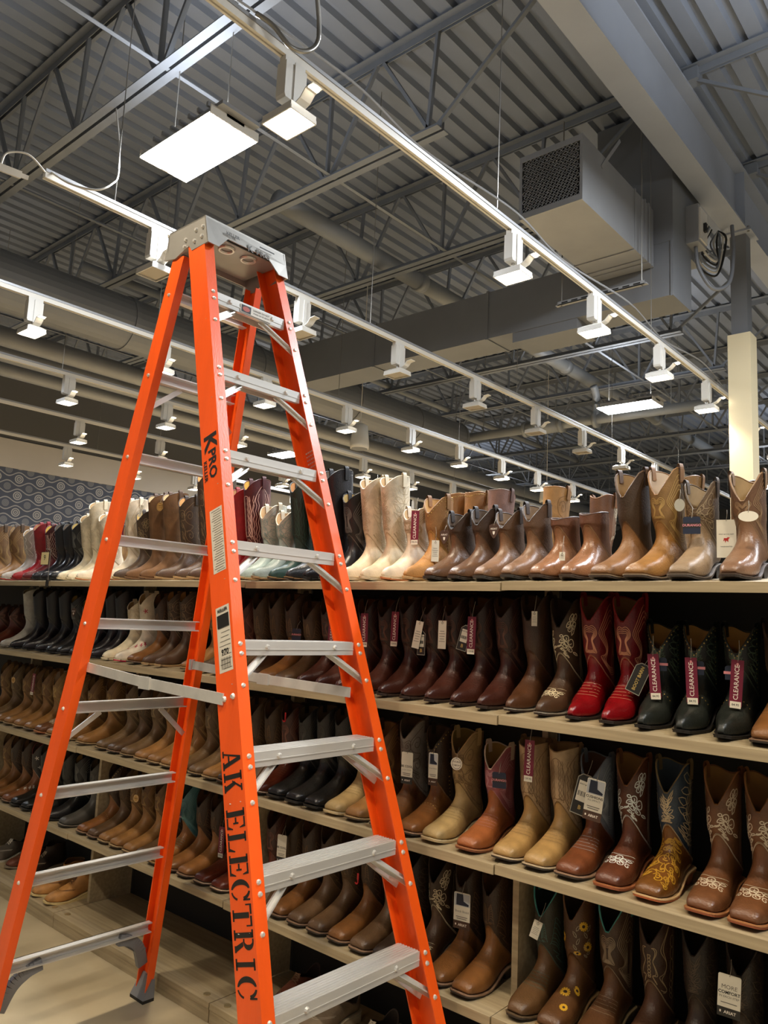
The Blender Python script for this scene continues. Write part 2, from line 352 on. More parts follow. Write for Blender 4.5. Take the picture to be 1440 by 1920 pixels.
# ------------------------------------------------------------------ lighting tracks
TZ = 4.0
m_lens_on = mat('lit_lens_and_glow', (1, .93, .78), .3, emit=22.0, ecol=(1, .93, .78))
m_lens_off = mat('unlit_lens', '8d7f6a', .2, coat=.5)
m_bay_on = mat('lit_bay_lens', (.93, .97, 1), .3, emit=20.0, ecol=(.93, .97, 1))
def lamp_meshes():
    d = {}
    d['adapter'] = MB().box((-.02, -.06, -.03), (.02, .06, 0))
    d['ballast_box'] = MB().prism([(-.03, -.055, -.205), (-.03, .055, -.205), (-.03, .062, -.19), (-.03, .062, -.03), (-.03, -.062, -.03), (-.03, -.062, -.19)], (.06, 0, 0))
    d['arm'] = MB().box((.03, -.014, -.225), (.036, .014, -.02)).tube([(0, 0, -.24), (0, 0, -.2)], .012, 8)
    m = MB()
    a = [(-.095, -.075, -.262), (.095, -.075, -.262), (.095, .075, -.262), (-.095, .075, -.262)]
    b = [(-.095, -.075, -.285), (.095, -.075, -.285), (.095, .075, -.285), (-.095, .075, -.285)]
    c = [(-.06, -.04, -.24), (.06, -.04, -.24), (.06, .04, -.24), (-.06, .04, -.24)]
    m.loft(c, a).loft(a, b)
    for s in (-1, 1): m.box((-.095, s*.075-.003, -.30), (.095, s*.075+.003, -.283)).box((s*.095-.003, -.075, -.30), (s*.095+.003, .075, -.283))
    d['lamp_head'] = m
    d['lens'] = MB().box((-.085, -.065, -.292), (.085, .065, -.286))
    pl = catmull([(.055, 0, -.245), (.10, 0, -.238), (.135, 0, -.228), (.15, 0, -.215)], 4)
    m = MB().prism([(.045, -.03, -.250), (.10, -.03, -.228), (.13, -.03, -.196), (.175, -.03, -.190), (.175, -.03, -.186), (.128, -.03, -.191), (.097, -.03, -.223), (.045, -.03, -.246)], (0, .06, 0))
    d['bracket'] = m
    return {k: fixn(v.mesh(k)) for k, v in d.items()}
LM = lamp_meshes()
glow_me = fixn(MB().prism([(.148+.026*math.cos(2*math.pi*i/12), .028*math.sin(2*math.pi*i/12), -.1945) for i in range(12)], (0, 0, .0015)).mesh('reflected_glow'))  # disc under bracket end, glows to paint a reflected bright spot; no real opening
def track_lamp(x, y, lit, label, yaw=0.0, group=None):
    t = thing('track_light', label, 'track light', (x, y, TZ), (0, 0, yaw), group)
    for k in ('adapter', 'ballast_box', 'arm', 'lamp_head', 'bracket'): obj(k, LM[k], m_whitelamp, t)
    obj('lens', LM['lens'], m_lens_on if lit else m_lens_off, t)
    if lit:
        obj('reflected_glow', glow_me, m_lens_on, t)  # painted reflection, borrows the emissive lens material
        L = bpy.data.lights.new('lamp_beam', 'SPOT'); L.energy = P_SPOT; L.color = WARM; L.spot_size = R_(125); L.spot_blend = .7; L.shadow_soft_size = .06
        lo = bpy.data.objects.new('lamp_beam', L); COL.objects.link(lo); lo.parent = t; lo.location = (0, 0, -.31)
    return t
TR = [(-2.47, (2.07, 3.97, 5.11, 6.37, 7.57, 8.9, 10.1, 11.3, 12.5, 13.7), 1, -2, 'first'), (-4.34, (2.59, 3.9, 5.08, 6.31, 7.53, 8.68, 9.83, 11.0), 0, 1.82, 'second'),
      (-6.17, (2.63, 3.85, 5.1, 6.35, 7.55, 8.63, 9.73, 10.8, 12.0, 13.2), 1, -1, 'third'), (-7.98, (2.6, 3.86, 5.1, 6.2, 7.4, 8.63, 9.8, 11.0, 12.2, 13.4), 1, 0, 'fourth'),
      (-9.8, (3.75, 4.95, 6.2, 7.4, 8.6, 9.8, 11.0, 12.2, 13.4), 1, 0, 'fifth'), (-11.6, (4.4, 5.7, 6.9, 8.1, 9.3, 10.5, 11.7), 1, 0, 'sixth')]
for x, ys, lit, y0, nm in TR:
    tr = thing('lighting_track', 'white suspended lighting track, %s from the right' % nm, 'lighting track', (x, y0, TZ))
    Lg = 15.0-y0
    obj('rail', MB().box((-.018, 0, .008), (.018, Lg, .036)).box((-.018, 0, 0), (-.006, Lg, .008)).box((.006, 0, 0), (.018, Lg, .008)), m_white, tr)
    obj('upper_channel', MB().box((-.022, 0, .0365), (.022, Lg, .055)), m_galv, tr)
    y = 1.35-y0 if y0 < 1 else .45
    while y < Lg:
        obj('suspension_cable', MB().tube([(0, y, .05), (0, y, JZ1-TZ)], .0035, 5), m_steel, tr); y += 2.42
    for k, y in enumerate(ys):
        track_lamp(x, y, lit, '%s white track light, %s along the %s lighting track from right' % ('lit' if lit else 'unlit', ordn(k+1), nm), group='track lights')
    if nm == 'first':
        obj('wire', MB().tube(catmull([(.02, 3.6, .06), (.05, 4.4, .09), (.02, 5.0, .06), (.05, 5.9, .10), (.02, 6.6, .06), (.06, 7.6, .10), (.02, 8.4, .06), (.05, 9.3, .11), (.02, 10, .06)], 8), .007, 5), m_galv, tr)
de = thing('track_end_feed', 'loose white track feed dangling from end of dead track', 'track feed', (-4.40, 1.62, TZ-.02), (0, R_(20), R_(-8)))
obj('feed_body', MB().box((-.02, -.09, -.02), (.02, .09, .02)), m_white, de); obj('tip', MB().box((-.012, .09, -.012), (.012, .13, .012)), m_white, de)
obj('lead', MB().tube(catmull([(0, -.02, .02), (.0, .0, .09), (.03, .10, .12), (.05, .2, .06)], 6), .006, 6), m_white, de, smooth=True)
# lamps of the aisle above and behind the camera, on the same tracks
for x, y, nm in ((-2.47, .85, 'just before the first visible one'), (-2.47, -.4, 'above the aisle behind the first'), (-.62, .85, 'above the camera at right'), (-.62, -.4, 'behind the camera'), (.7, 1.2, 'far right above the aisle')):
    track_lamp(x, y, True, 'lit white track light ' + nm, group='track lights out of view')
tr = thing('lighting_track', 'white lighting track over the aisle at far right', 'lighting track', (-.62, -2, TZ)); obj('rail', MB().box((-.018, 0, 0), (.018, 3.4, .036)), m_white, tr)

# ------------------------------------------------------------------ high bay lights
def high_bay(cx, cy, z, label, pw=1.0):
    t = thing('high_bay_light', label, 'ceiling light', (cx, cy, z))
    obj('housing', MB().box((-.40, -.07, .03), (.40, .07, .09)), m_white, t)
    for s in (-1, 1):
        a = [(-.40, s*.05, .03), (.40, s*.05, .03), (.40, s*.19, .0), (-.40, s*.19, .0)]
        m = MB(); m.add(a, [(0, 1, 2, 3)]).add([(p[0], p[1], p[2]+.006) for p in a], [(0, 1, 2, 3)]); obj('reflector', m, m_white, t)
        obj('lens', MB().box((-.39, min(s*.03, s*.185), -.012), (.39, max(s*.03, s*.185), -.002)), m_bay_on, t)
    for x in (-.40, .39): obj('end_plate', MB().box((x, -.19, -.01), (x+.01, .19, .05)), m_white, t)
    obj('heat_sink', MB().box((.15, -.15, .05), (.46, .15, .075)), m_galv, t)
    for k in range(7): obj('fin', MB().box((-.3+.1*k, -.16, .09), (-.28+.1*k, .16, .12)), m_galv, t)
    for x in (-.3, .3): obj('chain', MB().tube([(x, 0, .12), (x, 0, DZ-z)], .004, 5), m_steel, t)
    L = bpy.data.lights.new('bay_glow', 'AREA'); L.shape = 'RECTANGLE'; L.size = .76; L.size_y = .34; L.energy = P_BAY*pw; L.color = COOL
    lo = bpy.data.objects.new('bay_glow', L); COL.objects.link(lo); lo.parent = t; lo.location = (0, 0, -.03)
    U = bpy.data.lights.new('bay_uplight', 'AREA'); U.shape = 'RECTANGLE'; U.size = .76; U.size_y = .30; U.energy = P_BAY*.18*pw; U.color = COOL
    uo = bpy.data.objects.new('bay_uplight', U); COL.objects.link(uo); uo.parent = t; uo.location = (0, 0, .14); uo.rotation_euler = (math.pi, 0, 0)
high_bay(-4.18, 2.73, 4.6, 'dazzling high bay light above the ladder top')
high_bay(-4.29, 9.98, 4.6, 'bright high bay light hanging left of the cream column')
high_bay(-10.95, 9.72, 4.6, 'small bright high bay light seen behind right ladder rail')
high_bay(-.45, 4.7, 5.1, 'high bay light glowing at upper right corner', 2.2)
high_bay(1.9, 8.2, 4.9, 'high bay light out of view to the right of the column', 2.2)
high_bay(2.6, 1.5, 4.9, 'high bay light out of view above the right aisle')
high_bay(-4.29, 16.9, 4.6, 'far high bay light deep in the shop at centre')
high_bay(-10.95, 16.6, 4.6, 'far high bay light deep in the shop at left')
high_bay(-10.95, 1.6, 4.6, 'high bay light out of view above the left aisle')
# ================================================================== step ladder
m_or = mat('orange_fibreglass', 'ef5812', .38, var=.06, scale=14, stretch=(1, 1, .08), bump=.12, bscale=220)
m_al = mat('brushed_aluminium', 'dad7d0', .32, .45, var=.10, scale=16, stretch=(1, .06, 1), bump=.05, bscale=140)
m_cap = mat('cast_grey_cap', 'a09c94', .45, .5, var=.05, scale=10, bump=.05, bscale=80)
m_shoe = mat('grey_plastic_shoe', '77777a', .5)
m_ink = mat('black_ink', '120f0d', .6)
m_stick = mat('sticker_paper', 'd2cbbd', .5)
m_sgrey = mat('sticker_print', '5c5750', .6)
LY = R_(.808); AL = R_(17.64)
lad = thing('step_ladder', 'tall orange fibreglass step ladder with aluminium steps in front of boot racks', 'ladder', (-1.272, 1.641, 0), (0, 0, -LY))
sa, ca = math.sin(AL), math.cos(AL)
LEN = 3.02
def FP(s, y, d): return Vector((-s*sa-d*ca, y, s*ca-d*sa))
def hw_(s): return (.553-.1163*(s-.61))/2
FL, WB, TH = .040, .092, .004
def channel(sgn, P, h, s0, s1, FL, WB, TH):
    """C channel rail; web on the outer side, flanges pointing to the middle"""
    def sec(s):
        yo, yi = sgn*(h(s)+FL), sgn*h(s); yt = sgn*(h(s)+FL-TH)
        return [P(s, *q) for q in ((yi, 0), (yo, 0), (yo, WB), (yi, WB), (yi, WB-TH), (yt, WB-TH), (yt, TH), (yi, TH))]
    a, b = sec(s0), sec(s1); m = MB(); n = 8
    m.add([*a, *b], [(i, (i+1) % n, n+(i+1) % n, n+i) for i in range(n)]+[(0, 1, 6, 7), (1, 2, 5, 6), (2, 3, 4, 5)]+[(8, 9, 14, 15), (9, 10, 13, 14), (10, 11, 12, 13)])
    return m
def rivet_mesh(r=.0075, h=.005):
    m = MB(); n = 8
    a = [(r*math.cos(2*math.pi*k/n), r*math.sin(2*math.pi*k/n), 0) for k in range(n)]; b = [(x*.6, y*.6, h) for x, y, z in a]
    m.loft(a, b); return fixn(m.mesh('rivet'))
RV = rivet_mesh(); RVB = rivet_mesh(.009, .006)
def frame(o, ex, ey, ez):
    ex, ey, ez = Vector(ex).normalized(), Vector(ey).normalized(), Vector(ez).normalized()
    return Matrix(((ex.x, ey.x, ez.x, o[0]), (ex.y, ey.y, ez.y, o[1]), (ex.z, ey.z, ez.z, o[2]), (0, 0, 0, 1)))
FN = Vector((ca, 0, sa)); FU = Vector((-sa, 0, ca)); EY = Vector((0, 1, 0))
rails = {}
for sgn in (-1, 1):
    r = obj('front_rail', channel(sgn, FP, hw_, .03, LEN, FL, WB, TH), m_or, lad); rails[sgn] = r
    f = MB(); a = [FP(0, sgn*(hw_(0)+FL), -.006), FP(0, sgn*(hw_(0)-.02), -.006), FP(0, sgn*(hw_(0)-.02), WB+.006), FP(0, sgn*(hw_(0)+FL), WB+.006)]
    b_ = [FP(.11, sgn*(hw_(.11)+FL), -.006), FP(.11, sgn*(hw_(.11)-.004), -.006), FP(.11, sgn*(hw_(.11)-.004), WB+.006), FP(.11, sgn*(hw_(.11)+FL+.003), WB+.006)]
    for p in a: p.z = 0
    f.loft(a, b_); obj('foot', f, m_shoe, lad)
# steps
for k in range(1, 10):
    s = .3048*k; h = hw_(s)-.001; p = FP(s, 0, .003); z0 = p.z; x0 = p.x; hl = .040
    m = MB(); dp = .082
    m.box((x0-dp, -h, z0-.005), (x0, h, z0))
    m.box((x0-.004, -h, z0-hl), (x0+.0, h, z0-.005)).box((x0-dp, -h, z0-hl+.008), (x0-dp+.004, h, z0-.005))
    m.box((x0-.016, -h, z0-hl), (x0-.004, h, z0-hl+.004))
    m.box((x0, -h, z0-hl*.62), (x0+.0015, h, z0-hl*.55))
    for i in range(7): m.box((x0-dp+.008+.0105*i, -h, z0), (x0-dp+.013+.0105*i, h, z0+.0018))
    st_ = obj('step', m, m_al, lad)
    for sg in (-1, 1):
        obj('rivet', RVB, m_al, st_, mw=frame((x0+.0005, sg*h*.62, z0-.017), (0, 1, 0), (0, 0, 1), (1, 0, 0)))
        yb = sg*(h-.095)
        q = FP(s-.125, sg*(hw_(s-.125)+FL-.006), .022)
        mm = MB().bar((x0-.022, yb, z0-hl+.006), q, .022, .006, up=(1, 0, 0)); mm.bar((x0-.016, yb, z0-hl+.004), (q[0]+.008, q[1], q[2]), .004, .016, up=(1, 0, 0)); obj('knee_brace', mm, m_al, lad)
        if k <= 4:
            q2 = FP(s-.125, sg*(hw_(s-.125)+FL-.006), .066)
            obj('knee_brace', MB().bar((x0-.062, yb, z0-hl+.010), q2, .022, .006, up=(1, 0, 0)), m_al, lad)
        for ds in (-.008, -.036): obj('rivet', RV, m_al, rails[sg], mw=frame(FP(s+ds, sg*(hw_(s)+FL*.45), 0), EY, FU, FN))
        obj('rivet', RV, m_al, rails[sg], mw=frame(FP(s-.125, sg*(hw_(s-.125)+FL*.45), 0), EY, FU, FN))
# rear section
HZ = 2.80; TXx = -HZ*math.tan(AL)-.196; FXx = -1.60
RA = math.atan2(TXx-FXx, HZ); sr, cr_ = math.sin(RA), math.cos(RA); RL = HZ/cr_
def RP(s, y, d): return Vector((FXx+s*sr+d*cr_, y, s*cr_-d*sr))   # s up the rail, d toward the front
def rh(s): return (.50-.068*s)/2
def rhn(s): return (.68-.137*s)/2
RHF = {-1: rhn, 1: rh}
rr = {}
for sgn in (-1, 1):
    r = obj('rear_rail', channel(sgn, RP, RHF[sgn], .03, RL, .031, .070, .004), m_or, lad); rr[sgn] = r
    f = MB(); a = [RP(0, sgn*(RHF[sgn](0)+.038), -.012), RP(0, sgn*(RHF[sgn](0)-.012), -.012), RP(0, sgn*(RHF[sgn](0)-.012), .084), RP(0, sgn*(RHF[sgn](0)+.038), .084)]
    for p in a: p.z = .012
    b_ = [RP(.10, sgn*(RHF[sgn](.1)+.035), -.004), RP(.10, sgn*(RHF[sgn](.1)+.02), -.004), RP(.10, sgn*(RHF[sgn](.1)+.02), .073), RP(.10, sgn*(RHF[sgn](.1)+.035), .073)]
    f.loft(a, b_); ft = obj('foot', f, m_shoe, lad)
    f = MB(); lo = [Vector((p.x, p.y, 0)) for p in a]; hi = [Vector((p.x, p.y, .012)) for p in a]; f.loft(lo, hi); obj('tread_pad', f, m_black, ft)
    obj('rivet', RV, m_al, ft, mw=frame(RP(.05, sgn*(RHF[sgn](.05)+.038), .03), (1, 0, 0), (0, 0, 1), (0, sgn, 0)))
for k in range(1, 10):
    s = .3048*k*.985; h = rh(s)-.0005; hn = rhn(s)-.0005; c0 = RP(s, 0, .03)
    m = MB(); m.box((c0.x-.012, -hn, c0.z-.019), (c0.x-.008, h, c0.z+.019)).box((c0.x-.012, -hn, c0.z+.015), (c0.x+.018, h, c0.z+.019)).box((c0.x-.012, -hn, c0.z-.019), (c0.x+.018, h, c0.z-.015))
    b_ = obj('rear_bar', m, m_al, lad)
    for sg in (-1, 1):
        obj('rivet', RV, m_al, rr[sg], mw=frame(RP(s, sg*(RHF[sg](s)+.031), .035), (1, 0, 0), (0, 0, 1), (0, sg, 0)))
        if k in (4, 8):
            obj('knee_brace', MB().bar((c0.x, sg*((h if sg > 0 else hn)-.11), c0.z-.02), RP(s-.13, sg*(RHF[sg](s-.13)+.015), .03), .018, .006, up=(1, 0, 0)), m_al, lad)
for sg in (-1, 1):   # curved plastic corner braces at the lowest rear bar
    s = .3048*.985; pts = catmull([RP(s-.02, sg*(RHF[sg](s)-.13), .03), RP(s-.035, sg*(RHF[sg](s)-.08), .03), RP(s-.075, sg*(RHF[sg](s)-.035), .03), RP(s-.15, sg*(RHF[sg](s)-.004), .03)], 5); m = MB()
    for p, q in zip(pts, pts[1:]): m.bar(p, q, .04, .022, up=(1, 0, 0))
    cb_ = obj('corner_brace', m, m_shoe, lad)
    m = MB().bar(RP(s-.02, sg*(RHF[sg](s)-.12), .03), RP(s-.10, sg*(RHF[sg](s)-.006), .03), .03, .008, up=(1, 0, 0)); obj('rib', m, m_shoe, cb_)
# spreaders
for sg in (-1, 1):
    zs = 1.31; s_f = zs/ca; s_r = (zs+.02)/cr_
    pf = FP(s_f, sg*(hw_(s_f)+(FL+.004 if sg < 0 else -.004)), .06); pr = RP(s_r, sg*(RHF[sg](s_r)+.0 if sg < 0 else RHF[sg](s_r)-.004), .05)
    mid = (pf+pr)/2+Vector((0, 0, -.006))
    sp = obj('spreader', MB().bar(pr, mid, .004, .032).bar(mid, pf, .004, .032), m_al, lad)
    obj('hinge', MB().bar(mid+Vector((-.03, -.004, 0)), mid+Vector((.03, -.004, 0)), .006, .038), m_al, sp)
    obj('bracket', MB().bar(pr+Vector((-.012, sg*.004, -.02)), pr+Vector((-.012, sg*.004, .02)), .02, .012), m_al, sp)
    for dx in (-.012, .012): obj('rivet', RVB, m_al, rails[sg], mw=frame(FP(s_f, sg*(hw_(s_f)+FL), .04+dx*1.6), (1, 0, 0), (0, 0, 1), (0, sg, 0)))
# top cap
tx = -LEN*sa; tz = LEN*ca; ch = hw_(LEN)+FL+.006
cap = MB(); x1, x0 = tx+.022, tx-.200; zt = tz+.022; zb = tz-.085
cap.box((x0, -ch, zt-.006), (x1, ch, zt))
cap.prism([(x1, -ch, zt-.006), (x1, ch, zt-.006), (x1+.012, ch, zt-.05), (x1+.028, ch, zb), (x1+.028, ch-.045, zb), (x1+.016, ch-.09, zb+.05), (x1+.016, -ch+.09, zb+.05), (x1+.028, -ch+.045, zb), (x1+.028, -ch, zb)], (-.005, 0, 0))
cap.box((x0-.003, -ch, zb+.03), (x0+.002, ch, zt-.006))
for sg in (-1, 1):
    y0, y1 = sorted((sg*ch, sg*(ch-.006)))
    cap.prism([(x1, y0, zt), (x1+.026, y0, zb), (x1-.070, y0, zb-.004), (x1-.090, y0, zb+.02), (x0+.05, y0, zb-.006), (x0-.02, y0, zb+.006), (x0, y0, zt)], (0, y1-y0, 0))
co = obj('top_cap', cap, m_cap, lad)
for sg in (-1, 1):
    for dx, dz in ((-.01, -.04), (-.012, -.075), (-.05, -.04), (-.055, -.08), (-.11, -.06), (-.115, -.085)):
        obj('rivet', RVB, m_al, co, mw=frame((x1+dx, sg*ch, zt+dz), (1, 0, 0), (0, 0, 1), (0, sg, 0)))
obj('tool_tray', MB().box((x0+.004, -ch+.02, zb+.05), (x1-.004, ch-.02, zb+.054)), m_cap, co)
for y in (-.05, .05): obj('tool_ring', MB().tube([(x1-.05+.026*math.cos(a), y+.026*math.sin(a), zb+.047) for a in [2*math.pi*i/16 for i in range(17)]], .006, 6), m_al, co)
fr = Vector((x1+.010, 0, zt-.044)); fz = Vector((.02, 0, .045)).normalized()
fup = Vector((-.24, 0, .97)).normalized(); fnn = Vector((.97, 0, .24)).normalized()
m_emb = mat('embossed_grey', '55534f', .5, .3)
for tx_, y, dz, sz in (('KELLER', -.075, .018, .018), ('K', .005, .0, .040), ('PRO', .065, .0, .034)):
    obj('lettering', text_mesh(tx_, sz, .01, .0006), m_emb if tx_ != 'PRO' else m_sgrey, co, mw=frame(fr+Vector((.008, y, dz-.012)), EY, fup, fnn))
obj('slot', MB().box((x1+.0135, .05, zt-.030), (x1+.0145, .12, zt-.026)), m_black, co)
# stencilled lettering down the near rail: condensed slab letters drawn as blocks
def stencil(ch_):
    """unit letter in 0..1 (x right, y up); list of convex polygons with stencil gaps"""
    P = []; bx = lambda a, b, c, d: P.append([(a, b), (c, b), (c, d), (a, d)])
    def arc(cx, cy, rx, ry, t0, t1, w0, w1, n=12):
        for i in range(n):
            a, b = R_(t0+(t1-t0)*i/n), R_(t0+(t1-t0)*(i+1)/n)
            def w(t): return w0+(w1-w0)*abs(math.cos(t))
            P.append([(cx+rx*math.cos(a), cy+ry*math.sin(a)), (cx+rx*math.cos(b), cy+ry*math.sin(b)), (cx+(rx-w(b))*math.cos(b), cy+(ry-w(b)*.8)*math.sin(b)), (cx+(rx-w(a))*math.cos(a), cy+(ry-w(a)*.8)*math.sin(a))])
    if ch_ == 'A':
        P.append([(.40, 1), (.60, 1), (.92, 0.06), (.68, .06)]); P.append([(.40, 1), (.46, .84), (.20, .06), (.12, .06)]); bx(.30, .30, .70, .38); bx(.0, 0, .34, .08); bx(.58, 0, 1, .08)
    elif ch_ == 'K':
        bx(.12, 0, .36, 1); bx(0, 0, .46, .08); bx(0, .92, .46, 1); P.append([(.42, .46), (.52, .46), (.90, .94), (.78, .94)]); P.append([(.48, .60), (.64, .66), (.96, .06), (.68, .06)]); bx(.66, .92, 1, 1); bx(.60, 0, 1, .08)
    elif ch_ == 'E':
        bx(.12, 0, .38, 1); bx(0, .92, .30, 1); bx(0, 0, .30, .08); bx(.42, .92, .92, 1); bx(.42, 0, .96, .08); bx(.42, .46, .70, .54); P.append([(.80, .92), (.92, .92), (.94, .70), (.90, .70)]); P.append([(.82, .08), (.96, .08), (1, .32), (.95, .32)]); bx(.66, .36, .74, .64)
    elif ch_ == 'L':
        bx(.12, 0, .38, 1); bx(0, .92, .50, 1); bx(0, 0, .30, .08); bx(.42, 0, .94, .08); P.append([(.78, .08), (.94, .08), (1, .36), (.94, .36)])
    elif ch_ == 'C':
        arc(.52, .5, .52, .5, 100, 262, .08, .26); arc(.52, .5, .48, .5, 20, 84, .10, .18); arc(.52, .5, .48, .5, 278, 335, .08, .10); bx(.90, .62, .98, .98)
    elif ch_ == 'T':
        bx(.37, 0, .63, .86); bx(0, .91, .46, 1); bx(.54, .91, 1, 1); bx(.24, 0, .76, .08); bx(0, .70, .06, .92); bx(.94, .70, 1, .92)
    elif ch_ == 'R':
        bx(.12, 0, .36, 1); bx(0, 0, .46, .08); bx(0, .92, .36, 1); arc(.52, .73, .38, .27, -90, 90, .07, .24); bx(.40, .93, .54, 1); bx(.40, .46, .54, .53); P.append([(.52, .44), (.72, .46), (.98, .06), (.72, .06)]); bx(.70, 0, 1, .08)
    elif ch_ == 'I':
        bx(.36, 0, .64, 1); bx(.16, 0, .84, .08); bx(.16, .92, .84, 1)
    return P
pos_s = 1.238
near = rails[-1]
for chx in 'AK ELECTRIC':
    wch = {'I': .040, ' ': .032, 'L': .050}.get(chx, .0535)
    if chx != ' ':
        m = MB()
        for poly in stencil(chx):
            loop = []
            for (ax, ay) in poly:
                s = pos_s-ax*wch*.94; d = .084-ay*.076        # letter tops toward the front flange
                q = FP(s, 0, d); q.y = -(hw_(s)+FL)-.0006; loop.append(q)
            m.prism(loop, (0, .0004, 0))
        obj('stencil_letter', m, m_ink, near)
    pos_s -= wch+.0035
def on_web(s, d, lift=.0006): 
    q = FP(s, 0, d); q.y = -(hw_(s)+FL)-lift; return q
FUW = FU+EY*.05815; WN = FN.cross(FUW).normalized()
def web_text(t, s, d, size, bold, m=m_ink, lift=.0008, ext=0):   # reads downward along the rail
    return obj('lettering', text_mesh(t, size, bold), m, near, mw=frame(on_web(s, d, lift), -FUW, FN, (-FUW).cross(FN)))
for t_, s, d, sz in (('K', 2.172, .046, .088), ('PRO', 2.095, .040, .052), ('KELLER', 2.080, .076, .022)):
    web_text(t_, s, d, sz, .03)
def sticker(s0, s1, d0, d1, nlines, dark=None):
    m = MB(); a = [on_web(s0, d0, .0004), on_web(s1, d0, .0004), on_web(s1, d1, .0004), on_web(s0, d1, .0004)]
    m.add(a, [(0, 1, 2, 3)]); o = obj('sticker', m, m_stick, near)
    for i in range(nlines):
        s = s0+(s1-s0)*(i+.8)/(nlines+.6); m = MB(); e = (d1-d0)*.12*(1+(i*7 % 4)*.5)
        m.add([on_web(s, d0+.004+ (0 if i % 3 else .006), .0007), on_web(s-.0018, d0+.004+ (0 if i % 3 else .006), .0007), on_web(s-.0018, d1-e, .0007), on_web(s, d1-e, .0007)], [(0, 1, 2, 3)]); obj('print_line', m, m_sgrey, o)
    return o
sticker(1.942, 1.74, .010, .070, 26)
o = sticker(1.636, 1.447, .010, .072, 14)
m = MB(); m.add([on_web(1.612, .014, .0009), on_web(1.574, .014, .0009), on_web(1.574, .068, .0009), on_web(1.612, .068, .0009)], [(0, 1, 2, 3)]); obj('print_block', m, m_ink, o)
def cross_text(t, s, d, size, bold): return obj('lettering', text_mesh(t, size, bold), m_ink, o, mw=frame(on_web(s, d, .0011), FN, FUW, WN))
cross_text('KELLER', 1.624, .041, .014, .03); cross_text('970', 1.503, .041, .022, .03)
for i in range(11):
    m = MB(); d = .020+.004*i; m.add([on_web(1.488, d, .0011), on_web(1.456, d, .0011), on_web(1.456, d+.0008+.0008*(i % 3 == 0), .0011), on_web(1.488, d+.0008+.0008*(i % 3 == 0), .0011)], [(0, 1, 2, 3)]); obj('barcode_bar', m, m_ink, o)
# warning label on the top step and white print on far rail
s = .3048*9; p = FP(s, 0, .003)
lb = obj('warning_label', MB().box((p.x+.0018, -.05, p.z-.036), (p.x+.0024, .09, p.z-.006)), m_stick, lad)
obj('print_block', MB().box((p.x+.0024, -.047, p.z-.034), (p.x+.0028, -.005, p.z-.008)), m_ink, lb)
obj('print_dot', MB().prism([(p.x+.0028, -.026+.016*math.cos(a), p.z-.021+.009*math.sin(a)) for a in [2*math.pi*i/14 for i in range(14)]], (.0004, 0, 0)), mat('label_red', 'a8452c', .5), lb)
for t_, dz, sz in (('DANGER DO NOT', -.015, .009), ('STAND ON OR ABOVE', -.026, .007)):
    obj('lettering', text_mesh(t_, sz, .01), m_ink, lb, mw=frame((p.x+.0027, .042, p.z+dz), EY, (0, 0, 1), (1, 0, 0)))
m_prt = mat('pale_print', 'd9a9a0', .5)
for i in range(5):
    m = MB(); s = 2.235-.014*i
    q = lambda s, d: Vector((*FP(s, 0, d),)) + Vector((0, hw_(s)+FL-TH-.0006, 0))
    for k in range(6):
        d0 = .014+.010*k; m.add([q(s, d0), q(s-.005, d0), q(s-.005, d0+.007), q(s, d0+.007)], [(0, 1, 2, 3)])
    obj('print_line', m, m_prt if i else m_stick, rails[1])
# ================================================================== boot racks
m_oak = mat('grey_oak_laminate', '97876a', .5, scale=5.0, col2='ad9c7c', stretch=(.6, 14, 14), bump=.04, bscale=30)
m_oakd = mat('dark_oak_panel', '5f5344', .6, scale=5.0, col2='6c6050', stretch=(10, 10, .6))
m_back = mat('black_back_panel', '1a1714', .8)
m_disc = mat('brass_cover_cap', 'b3a079', .35, .6)
YF, YB, BT = 1.995+.035, 2.41, .027
SH = {1: (1.662, R_(6.0)), 2: (1.263, R_(5.0)), 3: (.839, R_(1.5)), 4: (.429, 0.0)}
JIT = [0, -.003, 0, -.003, 0]
EDGE = [-.06, -1.28, -2.50, -3.72, -4.94, -6.16]
UN = ['nearest at right', 'second from right', 'third from right', 'fourth from right', 'leftmost']
def board(x0, x1, z, t, y0=YF, y1=YB):
    dz = (y1-y0)*math.tan(t); p = [(x0, y0, z-BT), (x1, y0, z-BT), (x1, y1, z+dz-BT), (x0, y1, z+dz-BT), (x0, y0, z), (x1, y0, z), (x1, y1, z+dz), (x0, y1, z+dz)]
    return MB().hexa([(q[0], q[1], q[2]) for q in p])
